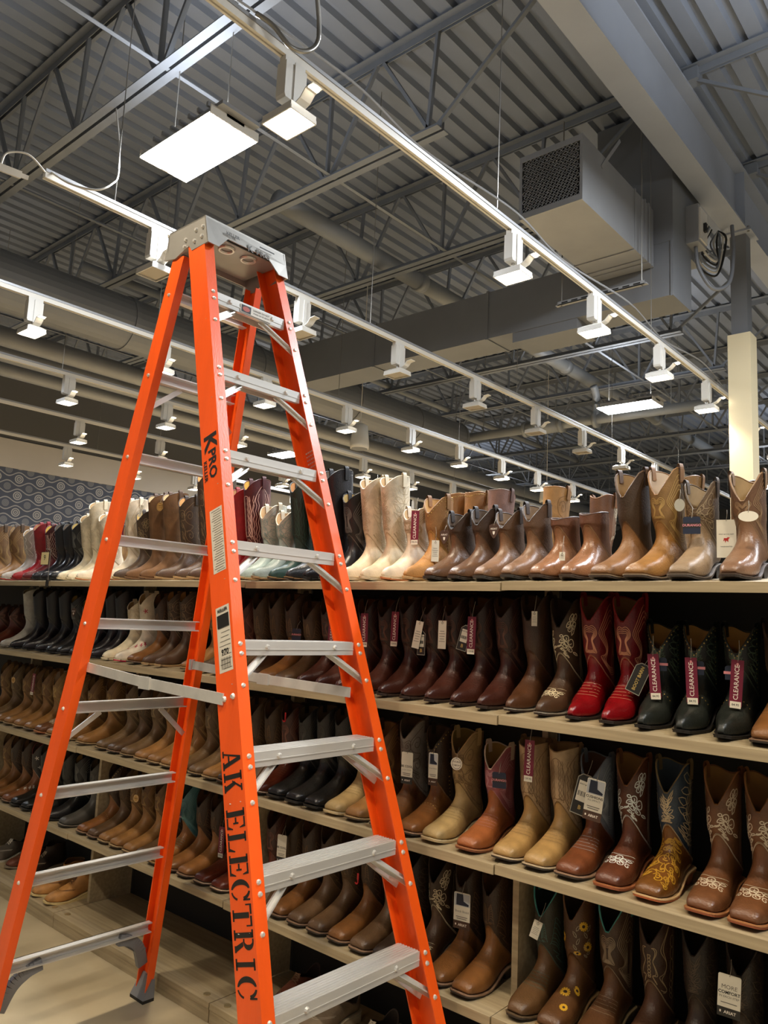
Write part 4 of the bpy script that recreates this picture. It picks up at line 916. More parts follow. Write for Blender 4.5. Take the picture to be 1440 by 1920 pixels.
# style: description, name, foot, shaft, stitch, pattern, vamp, toe, heel, dip, gloss, sole, welt, lining, piping
ST = {
 'choc':    ('dark chocolate leather boot', '3e1f17', '301a15', '5e3c2e', 'flame', 'wrinkle', 'snip', .040, .045, .30, '2a1d16', '3a2a20', '6d4a2c', '2a1812'),
 'brownsm': ('smooth dark brown boot', '4d2f1c', '3f2a1d', '62462f', 'plain', 'wrinkle', 'snip', .040, .055, .32, '2a1d16', '8d8578', '5d4430', '2a1c14'),
 'embro':   ('brown boot with cream flower embroidery', '4b3524', '41301f', 'd8cba8', 'floral', 'floral', 'snip', .040, .060, .38, '2a1d16', '8d8578', '4a382a', '2e2218'),
 'embrow':  ('brown boot with white flower embroidery', '5d3320', '55301f', 'dce2dc', 'floral', 'floral', 'broad', .034, .055, .32, '8a4a2c', 'a9673e', 'a07a48', '7a5030'),
 'embrot':  ('tan brown boot with pale flower embroidery', '6b4429', '6a452b', 'cdbfa6', 'floral', 'floral', 'broad', .034, .060, .34, '8a4a2c', 'b3794b', 'a07a48', '80552f'),
 'red':     ('glossy red leather boot', '780c12', '681218', 'c98a6a', 'flame', 'wrinkle', 'snip', .040, .050, .22, '1d1512', '2d201b', '8c6a42', '7a1418'),
 'green':   ('short black-green studded boot', '20231f', '1a1d1b', '4a5a48', 'studleaf', 'none', 'snip', .042, .048, .34, '14110f', '191512', 'b48a4c', '1b201c'),
 'stud':    ('tan suede boot with brass studs', 'a8773f', '94683a', 'caa050', 'studs', 'none', 'snip', .040, .040, .6, 'b08a5a', 'c9a878', 'c49a5c', '8a6236'),
 'white':   ('tall cream white boot', 'dccfb0', 'd8ccb2', 'b9a98a', 'leaves', 'none', 'snip', .042, .030, .45, 'c9bb98', 'd8ccb0', 'c9a878', 'e0d6bc'),
 'whites':  ('pale cream stitched boot', 'd9cbb4', 'd2c4ae', 'a89678', 'flame', 'none', 'snip', .042, .030, .45, 'c07a4c', 'd9c8a8', 'd0b080', 'e0d4c0'),
 'whitestr':('white boot with red star toe', 'd8ccb8', 'd4c8b0', 'e8e0d0', 'stars', 'none', 'snip', .042, .040, .42, 'c01840', 'd8ccb0', 'c9a878', 'ddd0b8'),
 'black':   ('plain black leather boot', '17151a', '16151a', '35353a', 'plain', 'none', 'snip', .042, .030, .28, '0d0c0c', '1a1a1a', '5a4a38', '0d0c0c'),
 'blackst': ('black boot with grey stitching', '1a1a1c', '18181a', '6a6a66', 'dense', 'none', 'round', .042, .030, .32, '0d0c0c', '24221f', 'b59a58', '0d0c0c'),
 'blacksq': ('black square toe work boot', '1c1b1a', '22211f', '45443f', 'flame', 'none', 'broad', .032, .040, .25, '12100e', '26211c', '6a5a42', '1a1816'),
 'grey':    ('grey leather boot', '4a4742', '3e3b37', '6a665f', 'flame', 'none', 'broad', .032, .040, .4, '1e1a17', '7d756a', '6a5a42', '2a2825'),
 'silver':  ('pale grey smooth boot', 'aaa69c', 'a8a49b', '8a867c', 'plain', 'none', 'snip', .042, .020, .35, '6a6258', '9a948a', 'a89a80', '9a968c'),
 'burg':    ('burgundy boot with white stitching', '5a1517', '481214', 'c9a79a', 'zigzag', 'bug', 'snip', .042, .035, .34, '4a2018', '7a4030', 'c9a040', '451214'),
 'redtall': ('bright red smooth boot', '8e1015', '860e14', 'c8403a', 'plain', 'none', 'snip', .042, .030, .36, '6a1014', '8a1a1a', 'a8784a', '8a1014'),
 'sequin':  ('silver glitter boot with red toe', 'b8aea2', 'b5aca2', 'e8e4dc', 'chain', 'none', 'snip', .042, .030, .35, 'b01820', 'c8bfb2', 'a88a60', 'c8c0b4'),
 'teal':    ('pale blue and white boot', '9fb3b0', 'b5b7ac', '7e9a96', 'scroll', 'bug', 'snip', .042, .040, .4, 'a88a60', 'c9b894', 'c9a878', 'c8c4b0'),
 'dgreen':  ('tall dark green boot', '2c4a44', '1e3229', '36584e', 'zigzag', 'wrinkle', 'snip', .042, .035, .4, '3a2a1e', 'a88a60', 'c08a50', '16261f'),
 'tool':    ('black boot with silver scroll tooling', '26292b', '1e1f20', '9a988e', 'scroll', 'bug', 'snip', .042, .045, .35, '2a1d16', 'a88a60', 'c9a878', 'd8cba8'),
 'suede':   ('plain brown suede boot', '6a4a2c', '634528', '7a5a38', 'plain', 'none', 'snip', .042, .030, .8, '6a4a30', '8a6a48', 'c9b48a', '4f3620'),
 'swirl':   ('dark brown boot with scroll tooling', '4e3826', '41301f', '7a6448', 'scroll', 'bug', 'snip', .042, .035, .45, 'a88a60', 'b09468', 'c89a60', '33261a'),
 'flordk':  ('dark brown boot with floral cutwork', '4a3828', '43321f', '8d7a58', 'floral', 'bug', 'snip', .042, .035, .5, 'a88a60', 'b09468', 'd8bc7c', '33261a'),
 'paddock': ('short dark brown riding boot', '5f432e', '402e22', '5a4535', 'plain', 'none', 'round', .028, .040, .36, '2a241f', '3a322a', '5a4838', '2a1e16'),
 'paddockl':('short weathered brown boot', '76563c', '5f4633', '77604a', 'plain', 'none', 'round', .028, .040, .4, '33302c', '3f3a33', '8a725a', '3a2a20'),
 'ankle':   ('shiny brown ankle boot', '855c3e', '6e4a38', '9a7a58', 'plain', 'none', 'round', .032, .006, .28, '3a2e26', '4a3a2e', '8a6a4a', '4a3022'),
 'tanwork': ('tan boot with stitched golden shaft', '8e6433', '8c6a3e', 'b8965a', 'flame', 'none', 'broad', .034, .055, .4, '3a302a', '8d7a64', 'c9b6a0', '8a6236'),
 'dkshaft': ('tan boot with dark brown shaft', '7e5833', '42301f', '55412c', 'plain', 'none', 'broad', .034, .055, .45, '3a302a', '7d6a54', '9a7a50', '5a4028'),
 'greybr':  ('weathered grey-brown boot', '8a7358', '6b5640', '9a8668', 'scroll', 'none', 'square', .034, .055, .45, '3f3833', '6a5f54', 'a08a6a', '55432f'),
 'shiny':   ('shiny weathered brown boot', '7a5a42', '6a4c36', '8d7052', 'flame', 'none', 'round', .034, .055, .3, '2a211c', '4a3a30', 'a58a60', '8a6a48'),
 'tan':     ('tan leather boot', '8d6437', '6e4e2c', '9a7a4a', 'flame', 'wrinkle', 'broad', .032, .050, .42, '4a3a2a', 'b59a70', '9a7a50', '4a3622'),
 'tandk':   ('brown boot with dark shaft', '7a5029', '3d2b1d', '6b5238', 'wing', 'wrinkle', 'broad', .032, .050, .36, '2e251e', '8d6f58', '7a5a3a', '33241a'),
 'oil':     ('oiled dark brown boot', '57402a', '47341f', '6b5436', 'wing', 'wrinkle', 'broad', .032, .050, .4, '2e251e', '8d6f58', '6a5034', '33241a'),
 'olive':   ('olive brown leather boot', '6a5236', '5d4930', '85704e', 'flame', 'wrinkle', 'square', .032, .050, .4, '33291f', 'a08660', '9a7a50', '3a2c1c'),
 'sand':    ('sand suede boot with scroll stitching', 'a58b5c', '9a8055', '6e5838', 'scroll', 'wrinkle', 'broad', .032, .050, .55, 'b09a72', 'c8b68e', '8a7238', 'b59a6a'),
 'perf':    ('brown boot with dark perforated shaft', '7a4d26', '3b2a1e', '8a7050', 'studs', 'wrinkle', 'broad', .032, .050, .36, '2e251e', '9a7a60', '5a4530', '33241a'),
 'pink':    ('tan boot with pink stitched shaft', '93552d', '9a565c', 'b8848a', 'flame', 'wrinkle', 'broad', .032, .050, .4, '6a3a20', 'a8704a', 'b08a4a', 'd8c4b0'),
 'beige':   ('golden beige boot with zigzag shaft', 'a58350', 'b59a76', '7d6448', 'zigzag', 'wrinkle', 'broad', .032, .012, .4, '2e2620', 'c8b494', 'a88a64', '8a6e4e'),
 'sky':     ('brown boot with pale blue shaft', '6e3d22', '7e8793', 'a8b0b8', 'dense', 'wrinkle', 'broad', .032, .050, .36, '2e251e', 'a08068', '6a4a34', '6a727c'),
 'gold':    ('gold tooled boot with blue floral shaft', '6b4218', '2c3a48', 'b5a382', 'leaves', 'tooled', 'broad', .032, .055, .3, 'a2552c', 'd4b080', '4a5a68', '7a6a4a'),
 'turq':    ('brown boot with turquoise trim', '553720', '46301f', '8d7a62', 'dense', 'wrinkle', 'broad', .032, .060, .38, '3a2c20', '8d7a58', '3e3226', '4d9a92'),
 'turqg':   ('brown boot with dark green shaft', '5d4227', '38362a', '4a6a60', 'wing', 'wrinkle', 'work', .032, .060, .38, '2a211a', '5d4a34', '2e3a38', '3f8a84'),
 'sun':     ('brown boot with sunflower embroidery', '5b3c22', '553820', '9a8d74', 'sunflower', 'none', 'broad', .032, .060, .36, '3a2c20', '9a7a50', '4a3a2a', '6a4a30'),
 'bead':    ('brown boot with beaded scroll shaft', '4a3020', '40291b', 'a08a68', 'chain', 'bug', 'broad', .032, .055, .4, '2a2018', '6a5238', '4a3828', '33221a'),
 'dark':    ('very dark brown tooled boot', '33261d', '2c231c', '57493a', 'leaves', 'wrinkle', 'broad', .032, .055, .36, '1d1712', '4a3a2c', '3a2e22', '221a14'),
 'cherry':  ('cherry brown leather boot', '5a2616', '46241a', '7a5040', 'flame', 'wrinkle', 'broad', .032, .045, .3, '2e1d16', 'c0a488', '5a3a28', '33201a'),
 'grape':   ('brown boot with grey scroll inlay shaft', '6a4526', '8d867e', '5a4c42', 'scroll', 'wrinkle', 'broad', .032, .045, .4, '2e251e', '8d7a64', '6a5a4a', '5a4c42'),
 'rose':    ('dusty rose leather boot', '7a5a50', '7d5d52', '8d6d60', 'plain', 'none', 'round', .034, .030, .5, '3a2e28', '5a4a40', '9a7a60', '5a4036'),
 'tanback': ('golden tan boot with tooled scrolls', 'a87c44', 'a87c46', '7d5a30', 'scroll', 'none', 'round', .034, .020, .5, '5a4028', '8a6a40', 'd8b878', '8a6236'),
 'aqua':    ('tan boot with turquoise shaft', '86582c', '4a7a80', '6a9a98', 'flame', 'wrinkle', 'broad', .032, .050, .4, '3a2a1e', 'a5824e', '5a7a78', '4a7a80'),
 'flag':    ('brown boot with flag patch shaft', '7a4a2a', '35302e', 'b59a8a', 'stars', 'none', 'broad', .032, .045, .36, '2e251e', '8d6f58', '5a4530', '6a2a28'),
}
SHN = {1: 'top', 2: 'second', 3: 'third', 4: 'fourth'}
def make_boot(style, H, loc, rot, label, sc=.95, kind='boot', name=None, group=None):
    d = ST[style]; desc, foot, shaft, stc, pat, vamp, toe, hz, dip, gl, sole, welt, lin, pip = d
    if H < .23 and dip > .03 and kind == 'boot': dip = min(dip, .02 if H < .2 else .035)
    sw = .0026 if style.startswith('embr') or style in ('burg', 'gold') else .0021
    D = boot_meshes(toe, H, hz, dip, pat, vamp, kind, 1.0, sw)
    cat = 'boot' if kind == 'boot' else 'shoe'
    nm = name or ('ankle_boot' if H < .2 else 'cowboy_boot')
    b = thing(nm, label, cat, loc, rot, group, sc=sc); b.rotation_mode = 'ZYX'
    mf = leather(foot, gl); ms = leather(shaft, min(.9, gl+.1)); mst = mat('thread_'+stc, stc, .6)
    obj('foot', D['foot'], mf, b)
    if 'shaft' in D: sh = obj('shaft', D['shaft'], ms, b)
    obj('lining', D['lining'], mat('lining_'+lin, lin, .7, var=.1, scale=14), b); obj('piping', D['piping'], mat('piping_'+pip, pip, .5), b)
    obj('sole', D['sole'], mat('sole_'+sole, sole, .5), b); obj('welt', D['welt'], mat('welt_'+welt, welt, .55), b)
    obj('heel' if kind == 'boot' else 'wedge_sole', D['heel'], mat('sole_'+(sole if kind == 'boot' else welt), sole if kind == 'boot' else welt, .5), b)
    for s_ in D.get('straps', []): obj('pull_strap', s_, ms if pip == lin else mat('piping_'+pip, pip, .5), b)
    if 'stitching' in D: obj('stitching', D['stitching'], mst, b)
    if 'studs' in D: o = obj('studs', D['studs'], mat('brass_stud', 'b59a5a', .3, .8), b); o['kind'] = 'stuff'
    for a_, c_ in D.get('sunflowers', []): obj('flower_centre', c_, mat('flower_brown', '3a2412', .7), obj('sunflower', a_, mat('sunflower_yellow', 'd8a828', .6), b))
    if 'tooling' in D: obj('gold_tooling', D['tooling'], mat('gold_tooling', 'b88a2a', .45), b)
    if 'stars' in D: obj('star_inlay', D['stars'], mat('star_red', 'b01838', .5) if style == 'whitestr' else mat('star_white', 'd8d0c4', .6), b)
    if 'laces' in D: obj('laces', D['laces'], mat('lace_'+stc, stc, .7), b)
    return b
def row(shelf, items, inset=.022, gap=.1025, rear=False):
    """items: (toe pixel column, style, boot height[, toe inset]) from left to right"""
    z, t = SH[shelf]
    L = []
    for it in items:
        u, stl, H = it[:3]; ins = it[3] if len(it) > 3 else inset; y = YF+ins
        L.append([x_at(u, y, z+.02), y, stl, H])
    L.sort(key=lambda q: q[0])
    for _ in range(60):
        for a, b in zip(L, L[1:]):
            g = gap if a[3] > .2 else gap-.004
            d = g-(b[0]-a[0])
            if d > 0: a[0] -= d/2; b[0] += d/2
        if shelf == 4:
            for q in L:
                for e_ in EDGE:
                    c_ = e_-.012; m_ = .072
                    if abs(q[0]-c_) < m_: q[0] = c_+math.copysign(m_, q[0]-c_)
    L.sort(key=lambda q: -q[0]); out = []
    for i, (x, y, stl, H) in enumerate(L):
        ui = max(k for k in range(5) if x < EDGE[k]); zz = z+(y-YF)*math.tan(t)+.0004+JIT[ui]
        if any(abs(x-e_) < .055 for e_ in EDGE): zz = z+(y-YF)*math.tan(t)+.0004
        lab = '%s, %s from the right on the %s shelf' % (ST[stl][0], ordn(i+1), SHN[shelf])
        out.append(make_boot(stl, H, (x, y, zz), (t, 0, random.uniform(-.02, .02)+({'dkshaft': -.12, 'tanwork': -.14}.get(stl, 0) if shelf == 1 else 0)), lab, sc=.95, group='boots on the %s shelf' % SHN[shelf]))
    return out
T, M_, Sx, A_ = .40, .345, .285, .19
row(1, [(-55, 'tan', .37), (-25, 'tan', .36), (2, 'sequin', .33), (22, 'redtall', .36), (42, 'burg', .345), (62, 'black', .345), (76, 'black', .345), (92, 'blackst', .345), (108, 'white', .385), (125, 'white', .455), (140, 'whites', .38),
        (190, 'whites', .44), (213, 'flordk', .37), (235, 'suede', .45), (262, 'suede', .45), (292, 'swirl', .42), (330, 'swirl', .53), (350, 'swirl', .53),
        (405, 'redtall', .43), (438, 'burg', .465), (457, 'teal', .335), (485, 'teal', .30), (508, 'dgreen', .435), (540, 'tool', .39), (590, 'black', .465), (615, 'blackst', .36),
        (648, 'white', .41), (676, 'white', .41), (718, 'whites', .275), (757, 'stud', .31), (793, 'paddock', .245), (833, 'paddock', .255), (888, 'paddockl', .24), (922, 'paddockl', .255),
        (984, 'ankle', .205), (1028, 'ankle', .215), (1096, 'dkshaft', .335), (1130, 'tanwork', .335), (1272, 'greybr', .285), (1366, 'shiny', .30)])
row(2, [(-52, 'cherry', .24), (-30, 'cherry', .24), (0, 'silver', .36), (18, 'black', .36), (42, 'black', .36), (66, 'black', .36), (88, 'blackst', .33), (108, 'blackst', .31), (130, 'black', .33), (152, 'black', .36), (170, 'black', .36),
        (192, 'white', .30), (215, 'whitestr', .345), (243, 'tandk', .345), (268, 'swirl', .36), (290, 'swirl', .36), (345, 'tan', .33), (375, 'flordk', .345), (405, 'cherry', .33),
        (440, 'oil', .36), (470, 'oil', .365), (500, 'tandk', .36), (528, 'oil', .33), (557, 'choc', .345), (586, 'choc', .345), (618, 'choc', .345), (655, 'choc', .345), (697, 'choc', .36), (759, 'choc', .36), (800, 'choc', .36), (844, 'choc', .36), (902, 'choc', .36),
        (957, 'brownsm', .365), (1010, 'embro', .355), (1068, 'red', .365), (1128, 'red', .365), (1190, 'green', .285), (1269, 'green', .285), (1343, 'green', .285), (1420, 'tandk', .30)])
row(3, [(-48, 'tan', .33), (-28, 'olive', .33), (-8, 'tan', .33), (10, 'tan', .33), (28, 'tan', .33), (48, 'tanwork', .33), (68, 'embrot', .33), (90, 'tan', .33), (113, 'tan', .33), (147, 'tan', .345), (183, 'olive', .345), (205, 'oil', .345), (230, 'olive', .33), (257, 'tan', .345), (287, 'tan', .345), (312, 'tan', .345), (337, 'olive', .345), (360, 'olive', .345), (382, 'tan', .34), (415, 'oil', .345), (448, 'oil', .345),
        (480, 'cherry', .345), (508, 'blacksq', .345), (540, 'blacksq', .36), (576, 'blacksq', .36), (602, 'sand', .30), (650, 'tan', .33), (705, 'grape', .36), (757, 'perf', .345), (803, 'sand', .345), (870, 'pink', .315), (938, 'beige', .345), (998, 'beige', .345), (1058, 'sky', .33), (1134, 'embrow', .345), (1210, 'gold', .345), (1311, 'embrot', .345), (1390, 'embrot', .345)])
row(4, [(-52, 'tan', .33), (-32, 'tandk', .33), (-12, 'tandk', .33), (6, 'flag', .33), (22, 'blacksq', .33), (42, 'blacksq', .33), (62, 'blacksq', .33), (85, 'blackst', .33), (113, 'grey', .33), (138, 'perf', .33), (163, 'oil', .33), (180, 'tan', .33), (203, 'tan', .33), (235, 'tan', .33), (258, 'oil', .33), (283, 'aqua', .345), (312, 'tandk', .33), (338, 'tandk', .33), (370, 'cherry', .33), (402, 'cherry', .33), (432, 'cherry', .33), (468, 'oil', .33),
        (507, 'tandk', .345), (537, 'oil', .345), (566, 'oil', .345), (617, 'tandk', .345), (658, 'oil', .345), (705, 'dark', .345), (755, 'embro', .345), (812, 'tandk', .345), (856, 'tandk', .345), (941, 'turqg', .345), (1014, 'sun', .36), (1092, 'turq', .36), (1175, 'bead', .355), (1262, 'dark', .36), (1355, 'dark', .345), (1450, 'dark', .345)])
# boots of the other side of the rack, facing away
for u, v, stl, H, w_ in ((585, 1040, 'tanback', .41, 'peeking out behind the tall black boots'), (855, 1040, 'stud', .385, 'behind the short riding boots'), (890, 1040, 'stud', .385, 'behind the weathered brown pair'), (935, 1040, 'rose', .385, 'behind the weathered brown pair'),
                     (1040, 1040, 'tanback', .375, 'behind the shiny ankle boots'), (1130, 1040, 'embrot', .33, 'beside the tall dark shaft boot'), (1290, 1040, 'tanwork', .375, 'behind the weathered grey-brown boot'), (1400, 1040, 'tan', .34, 'below the cream column'), (520, 1040, 'tan', .34, 'behind the burgundy boots'), (225, 1040, 'tan', .36, 'behind the pale boots by the ladder'), (60, 1040, 'tan', .37, 'behind the red boot')):
    y = 2.80; x = x_at(u, 2.62, 1.80)
    make_boot(stl, H, (x, y, SH[1][0]+.0125+.38*math.tan(SH[1][1])-(y-2.43)*math.tan(SH[1][1])), (-SH[1][1], 0, math.pi), ST[stl][0]+' facing away, '+w_, group='boots on the rear top shelf')
# shoes on the plinth
ST['moc'] = ('tan moccasin chukka', 'a8763e', 'a8763e', '5a3a20', 'plain', 'none', 'round', .022, 0, .6, 'c8b078', 'd0ba84', '6a4a2a', '7a5428')
ST['dkshoe'] = ('dark brown laced shoe', '33261d', '33261d', 'b8a488', 'plain', 'none', 'round', .022, 0, .6, 'b8a890', 'b8a890', '2a2018', '2a2018')
ST['sneak'] = ('grey tan laced sneaker', '8d7d68', '8d7d68', 'c9bda8', 'plain', 'none', 'round', .022, 0, .7, 'c8bca4', 'c8bca4', '4a4238', '5a5044')
ST['brshoe'] = ('rust brown slip shoe', '6a3a28', '6a3a28', '8a6a50', 'plain', 'none', 'round', .022, 0, .6, '8a7a68', '8a7a68', '33221a', '3a241a')
ST['whshoe'] = ('grey and white laced sneaker', '5d564c', '5d564c', 'd8d0c0', 'plain', 'none', 'round', .022, 0, .7, 'd0c8b8', 'd0c8b8', '3a342c', '4a443a')
for u, y, stl, kind, w_, rz in ((60, 2.012, 'moc', 'chukka', 'left of the pair on the plinth', -.02), (84, 2.008, 'moc', 'chukka', 'right of the pair on the plinth', -.02), (-26, 2.06, 'whshoe', 'shoe', 'at the left frame edge on the plinth', .2), (12, 2.10, 'brshoe', 'shoe', 'behind the near ladder leg on the plinth', .1), (34, 2.09, 'dkshoe', 'chukka', 'left of the tan moccasins', .1),
                                (505, 2.09, 'brshoe', 'shoe', 'behind lower ladder step', .1), (560, 2.06, 'sneak', 'shoe', 'behind lower ladder step, with teal inside', -.1), (640, 2.03, 'sneak', 'shoe', 'under the lowest visible step', 0), (712, 2.03, 'whshoe', 'shoe', 'beside sneaker under the lowest visible step', .1)):
    x = x_at(u, y, .09)
    make_boot(stl, .30, (x, y, .0705), (0, 0, rz), ST[stl][0]+' '+w_, sc=.95, kind=kind, name='moccasin_shoe' if stl == 'moc' else 'laced_shoe', group='shoes on the plinth')
# ================================================================== hanging tags and small signs
m_mar = mat('maroon_card', '6e1430', .5); m_wcard = mat('white_card', 'e2dccb', .55); m_navy = mat('navy_card', '1c2438', .5)
m_char = mat('charcoal_card', '23211f', .5); m_tan = mat('kraft_card', 'b58a48', .6); m_cream = mat('cream_card', 'e6d6a0', .55)
m_wprint = mat('white_print', 'efe6da', .6); m_pink = mat('pink_print', 'd88a90', .5); m_gold = mat('gold_print', 'b59a58', .5); m_gprint = mat('grey_print', '6a655c', .6)
m_str = mat('tag_string', '8a8274', .7); m_redp = mat('red_plastic', 'c01c24', .35); m_brn = mat('brown_card', '4a3226', .5); m_greyc = mat('grey_card', 'a8a496', .6)
def tag_root(name, label, cat, u, v, y, yaw, roll):
    p = at(u, v, 1, y); a = R_(yaw)
    ex, ey, ez = Vector((math.cos(a), math.sin(a), 0)), Vector((0, 0, 1)), Vector((math.sin(a), -math.cos(a), 0))
    c, s = math.cos(R_(roll)), math.sin(R_(roll)); ex, ey = ex*c+ey*s, ey*c-ex*s
    o = bpy.data.objects.new(name, None); COL.objects.link(o); o.empty_display_size = .03; o.matrix_world = frame(p, ex, ey, ez); return tag(o, label, cat, 'hanging tags')
def plate(w, h, z0=-.0006, z1=.0006, cy=0, cx=0, clip=0):
    if clip: P = [(-w/2, -h/2), (w/2, -h/2), (w/2, h/2-clip), (w/2-clip, h/2), (-w/2+clip, h/2), (-w/2, h/2-clip)]
    else: P = [(-w/2, -h/2), (w/2, -h/2), (w/2, h/2), (-w/2, h/2)]
    return MB().prism([(x+cx, y+cy, z0) for x, y in P], (0, 0, z1-z0))
def disc(r, ry=None, z0=-.0006, z1=.0006, n=24): return MB().prism([(r*math.cos(2*math.pi*i/n), (ry or r)*math.sin(2*math.pi*i/n), z0) for i in range(n)], (0, 0, z1-z0))
def put_text(par, s, size, m, x=0, y=0, rot=0, bold=.0, z=.0009):
    return obj('lettering', text_mesh(s, size, bold), m, par, loc=(x, y, z), rot=(0, 0, rot))
def string(par, h, up=.05, back=-.02): obj('string', MB().tube(catmull([(0, h/2-.004, .0012), (.002, h/2+up*.5, back*.2), (0, h/2+up, back)], 4), .0008, 5), m_str, par)
def clearance(u, v, where, y=2.165, yaw=12, roll=0, price='195.95', h=.118):
    t = tag_root('clearance_tag', 'maroon clearance tag with white price sticker ' + where, 'price tag', u, v, y, yaw, roll)
    obj('card', plate(.030, h), m_mar, t); put_text(t, 'CLEARANCE', .0135*h/.1, m_wprint, 0, .002, math.pi/2, .004)
    st = obj('price_sticker', plate(.026, .017, .0007, .0011, -h/2+.004), m_wcard, t); obj('lettering', text_mesh(price, .008, .01), m_ink, st, loc=(0, -h/2+.004, .0013))
    m = MB(); [m.add([(-.003*math.cos(a)+.0, h/2-.011+.004*math.sin(a), .0009) for a in [2*math.pi*i/8 for i in range(8)]], [tuple(range(8))])]; obj('emblem', m, m_pink, t)
    string(t, h); return t
for a in ((778, 988, 'on the tan studded boot', 2.15, 15, 0, '795.95'), (228, 995, 'on a pale boot behind left ladder leg', 2.16, 10, 0, '149.95'), (683, 1180, 'on a chocolate boot right of the ladder rail', 2.145, 14, 1, '109.95'), (740, 1178, 'on the second chocolate boot right of ladder', 2.145, 10, -1, '129.95'),
          (884, 1190, 'beside the charcoal brand tag on a chocolate boot', 2.145, 10, -1, '119.95'), (622, 1180, 'half hidden behind the right ladder rail', 2.145, 10, 0, '99.95'), (1227, 1267, 'on the first studded black-green boot', 2.135, 8, 4, '84.95'), (1297, 1275, 'on the middle studded black-green boot', 2.135, 12, 2, '84.95'), (1381, 1281, 'on the rightmost studded black-green boot', 2.135, 16, -4, '84.95'),
          (992, 1425, 'between the pink shaft boot and beige boot', 2.14, 12, -2, '139.95'), (415, 1578, 'on a tan boot on the fourth shelf', 2.17, 10, 0, '99.95'), (62, 1282, 'on a tan boot at far left', 2.17, 10, -4, '89.95')): clearance(a[0], a[1], a[2], *a[3:])
def plain_tag(u, v, w, h, where, y=2.165, yaw=10, roll=0, lines=5, card=None, word='white paper hang tag'):
    t = tag_root('hang_tag', word+' '+where, 'tag', u, v, y, yaw, roll); obj('card', plate(w, h), card or m_wcard, t)
    for i in range(lines):
        yy = h*.12-i*h*.09; obj('print_line', plate(w*(.55+.2*((i*5) % 3)/2), h*.016, .0007, .0009, yy), m_gprint, t)
    obj('eyelet', MB().tube([(.003*math.cos(2*math.pi*k/10), h/2-.008+.003*math.sin(2*math.pi*k/10), .001) for k in range(11)], .0007, 4), m_str, t)
    string(t, h)
for a in ((783, 1190, .028, .095, 'leaning on a chocolate boot', 2.148, 12, -10), (829, 1190, .030, .095, 'hanging straight on a chocolate boot', 2.148, 10, 0), (264, 958, .022, .062, 'on the brown suede boot behind ladder', 2.15, 10, -14), (1002, 1160, .018, .046, 'on the smooth dark brown boot', 2.16, 12, 0),
          (1005, 1743, .026, .052, 'tilted on the green shaft boot', 2.15, 16, -18), (1054, 1043, .017, .026, 'on the shiny ankle boot', 2.10, 14, 0), (816, 1033, .026, .075, 'inside the gap beside the studded boot', 2.16, 40, 0), (350, 1452, .012, .04, 'on a black boot behind the ladder leg', 2.16, 10, 0)): plain_tag(*a)
def brand_tag(u, v, where, y=2.16, yaw=12, roll=0, txt='DURANGO', w=.045, h=.048, name='hang_tag'):
    t = tag_root('hang_tag', 'navy hang tag with pink lettering '+where, 'tag', u, v, y, yaw, roll); obj('card', plate(w, h, clip=.004), m_navy, t); obj('band', plate(w, h*.30, .0007, .0009, .0), m_char, t); put_text(t, txt, w*.21, m_pink, 0, 0, 0, .02, .0012); string(t, h, .03)
for a in ((1297, 985, 'on the weathered grey-brown boot', 2.15, 14, 0), (936, 1463, 'on the pink shaft boot', 2.15, 12, 2), (556, 1190, 'on a brown boot behind the ladder steps', 2.16, 10, 0), (333, 1530, 'on the turquoise shaft boot', 2.16, 8, 0)): brand_tag(*a)
for u, v, w_ in ((1236, 1245, 'behind the clearance tag of the first black-green boot'), (1305, 1252, 'behind the clearance tag of the middle black-green boot'), (1375, 1262, 'behind the clearance tag of the last black-green boot')):
    t = tag_root('hang_tag', 'navy strap tag with pink stripe '+w_, 'tag', u, v, 2.145, 12, 0); obj('card', plate(.040, .036, clip=.004), m_navy, t); obj('stripe', plate(.046, .007, .0007, .0009), m_pink, t); string(t, .036, .03)
def info_tag(u, v, where, head, sub, y=2.155, yaw=10, roll=0, w=.044, h=.105, pic=False):
    t = tag_root('info_tag', 'white and black info card '+where, 'tag', u, v, y, yaw, roll); obj('card', plate(w, h*.78, cy=h*.11, clip=.003), m_wcard, t); obj('footer', plate(w, h*.22, cy=-h*.39), m_brn if pic else m_char, t)
    put_text(t, 'ARIAT', w*.19, m_wprint, .003, -h*.39, 0, .02); obj('emblem', plate(w*.07, w*.10, .0007, .001, -h*.385, -w*.36), m_wprint, t)
    for i, l in enumerate(head): put_text(t, l[0], l[1]*w, m_ink if l[2] else m_gprint, 0, l[3]*h, 0, .02 if l[2] else 0)
    for i in range(sub): obj('print_line', plate(w*(.7-.1*i), h*.018, .0007, .0009, -h*.17-i*h*.05), m_gprint, t)
    if pic:
        obj('picture', plate(w*.94, h*.34, .0007, .0009, h*.30), mat('picture_pale', 'b8bcc0', .5), t)
        obj('picture_boot', MB().prism([(-w*.35, h*.15, .0009), (w*.4, h*.15, .0009), (w*.42, h*.2, .0009), (w*.1, h*.27, .0009), (w*.06, h*.46, .0009), (-w*.33, h*.46, .0009), (-w*.35, h*.3, .0009)], (0, 0, .0004)), m_navy, t)
    string(t, h, .03); return t
info_tag(763, 1440, 'reading BE COOL on the grey scroll boot', [('BE COOL', .24, 1, .05), ('ALL DAY STRONG', .10, 0, -.06)], 2)
info_tag(812, 1442, 'with boot picture beside the first card', [('Shock Shield', .16, 0, .02)], 2, pic=True, w=.034)
info_tag(528, 1592, 'reading BE COOL low behind the ladder', [('BE COOL', .24, 1, .05), ('ALL DAY STRONG', .10, 0, -.06)], 2)
info_tag(866, 1708, 'with boot picture on a low brown boot', [('Shock Shield', .17, 0, -.02)], 2, pic=True, w=.056, h=.108)
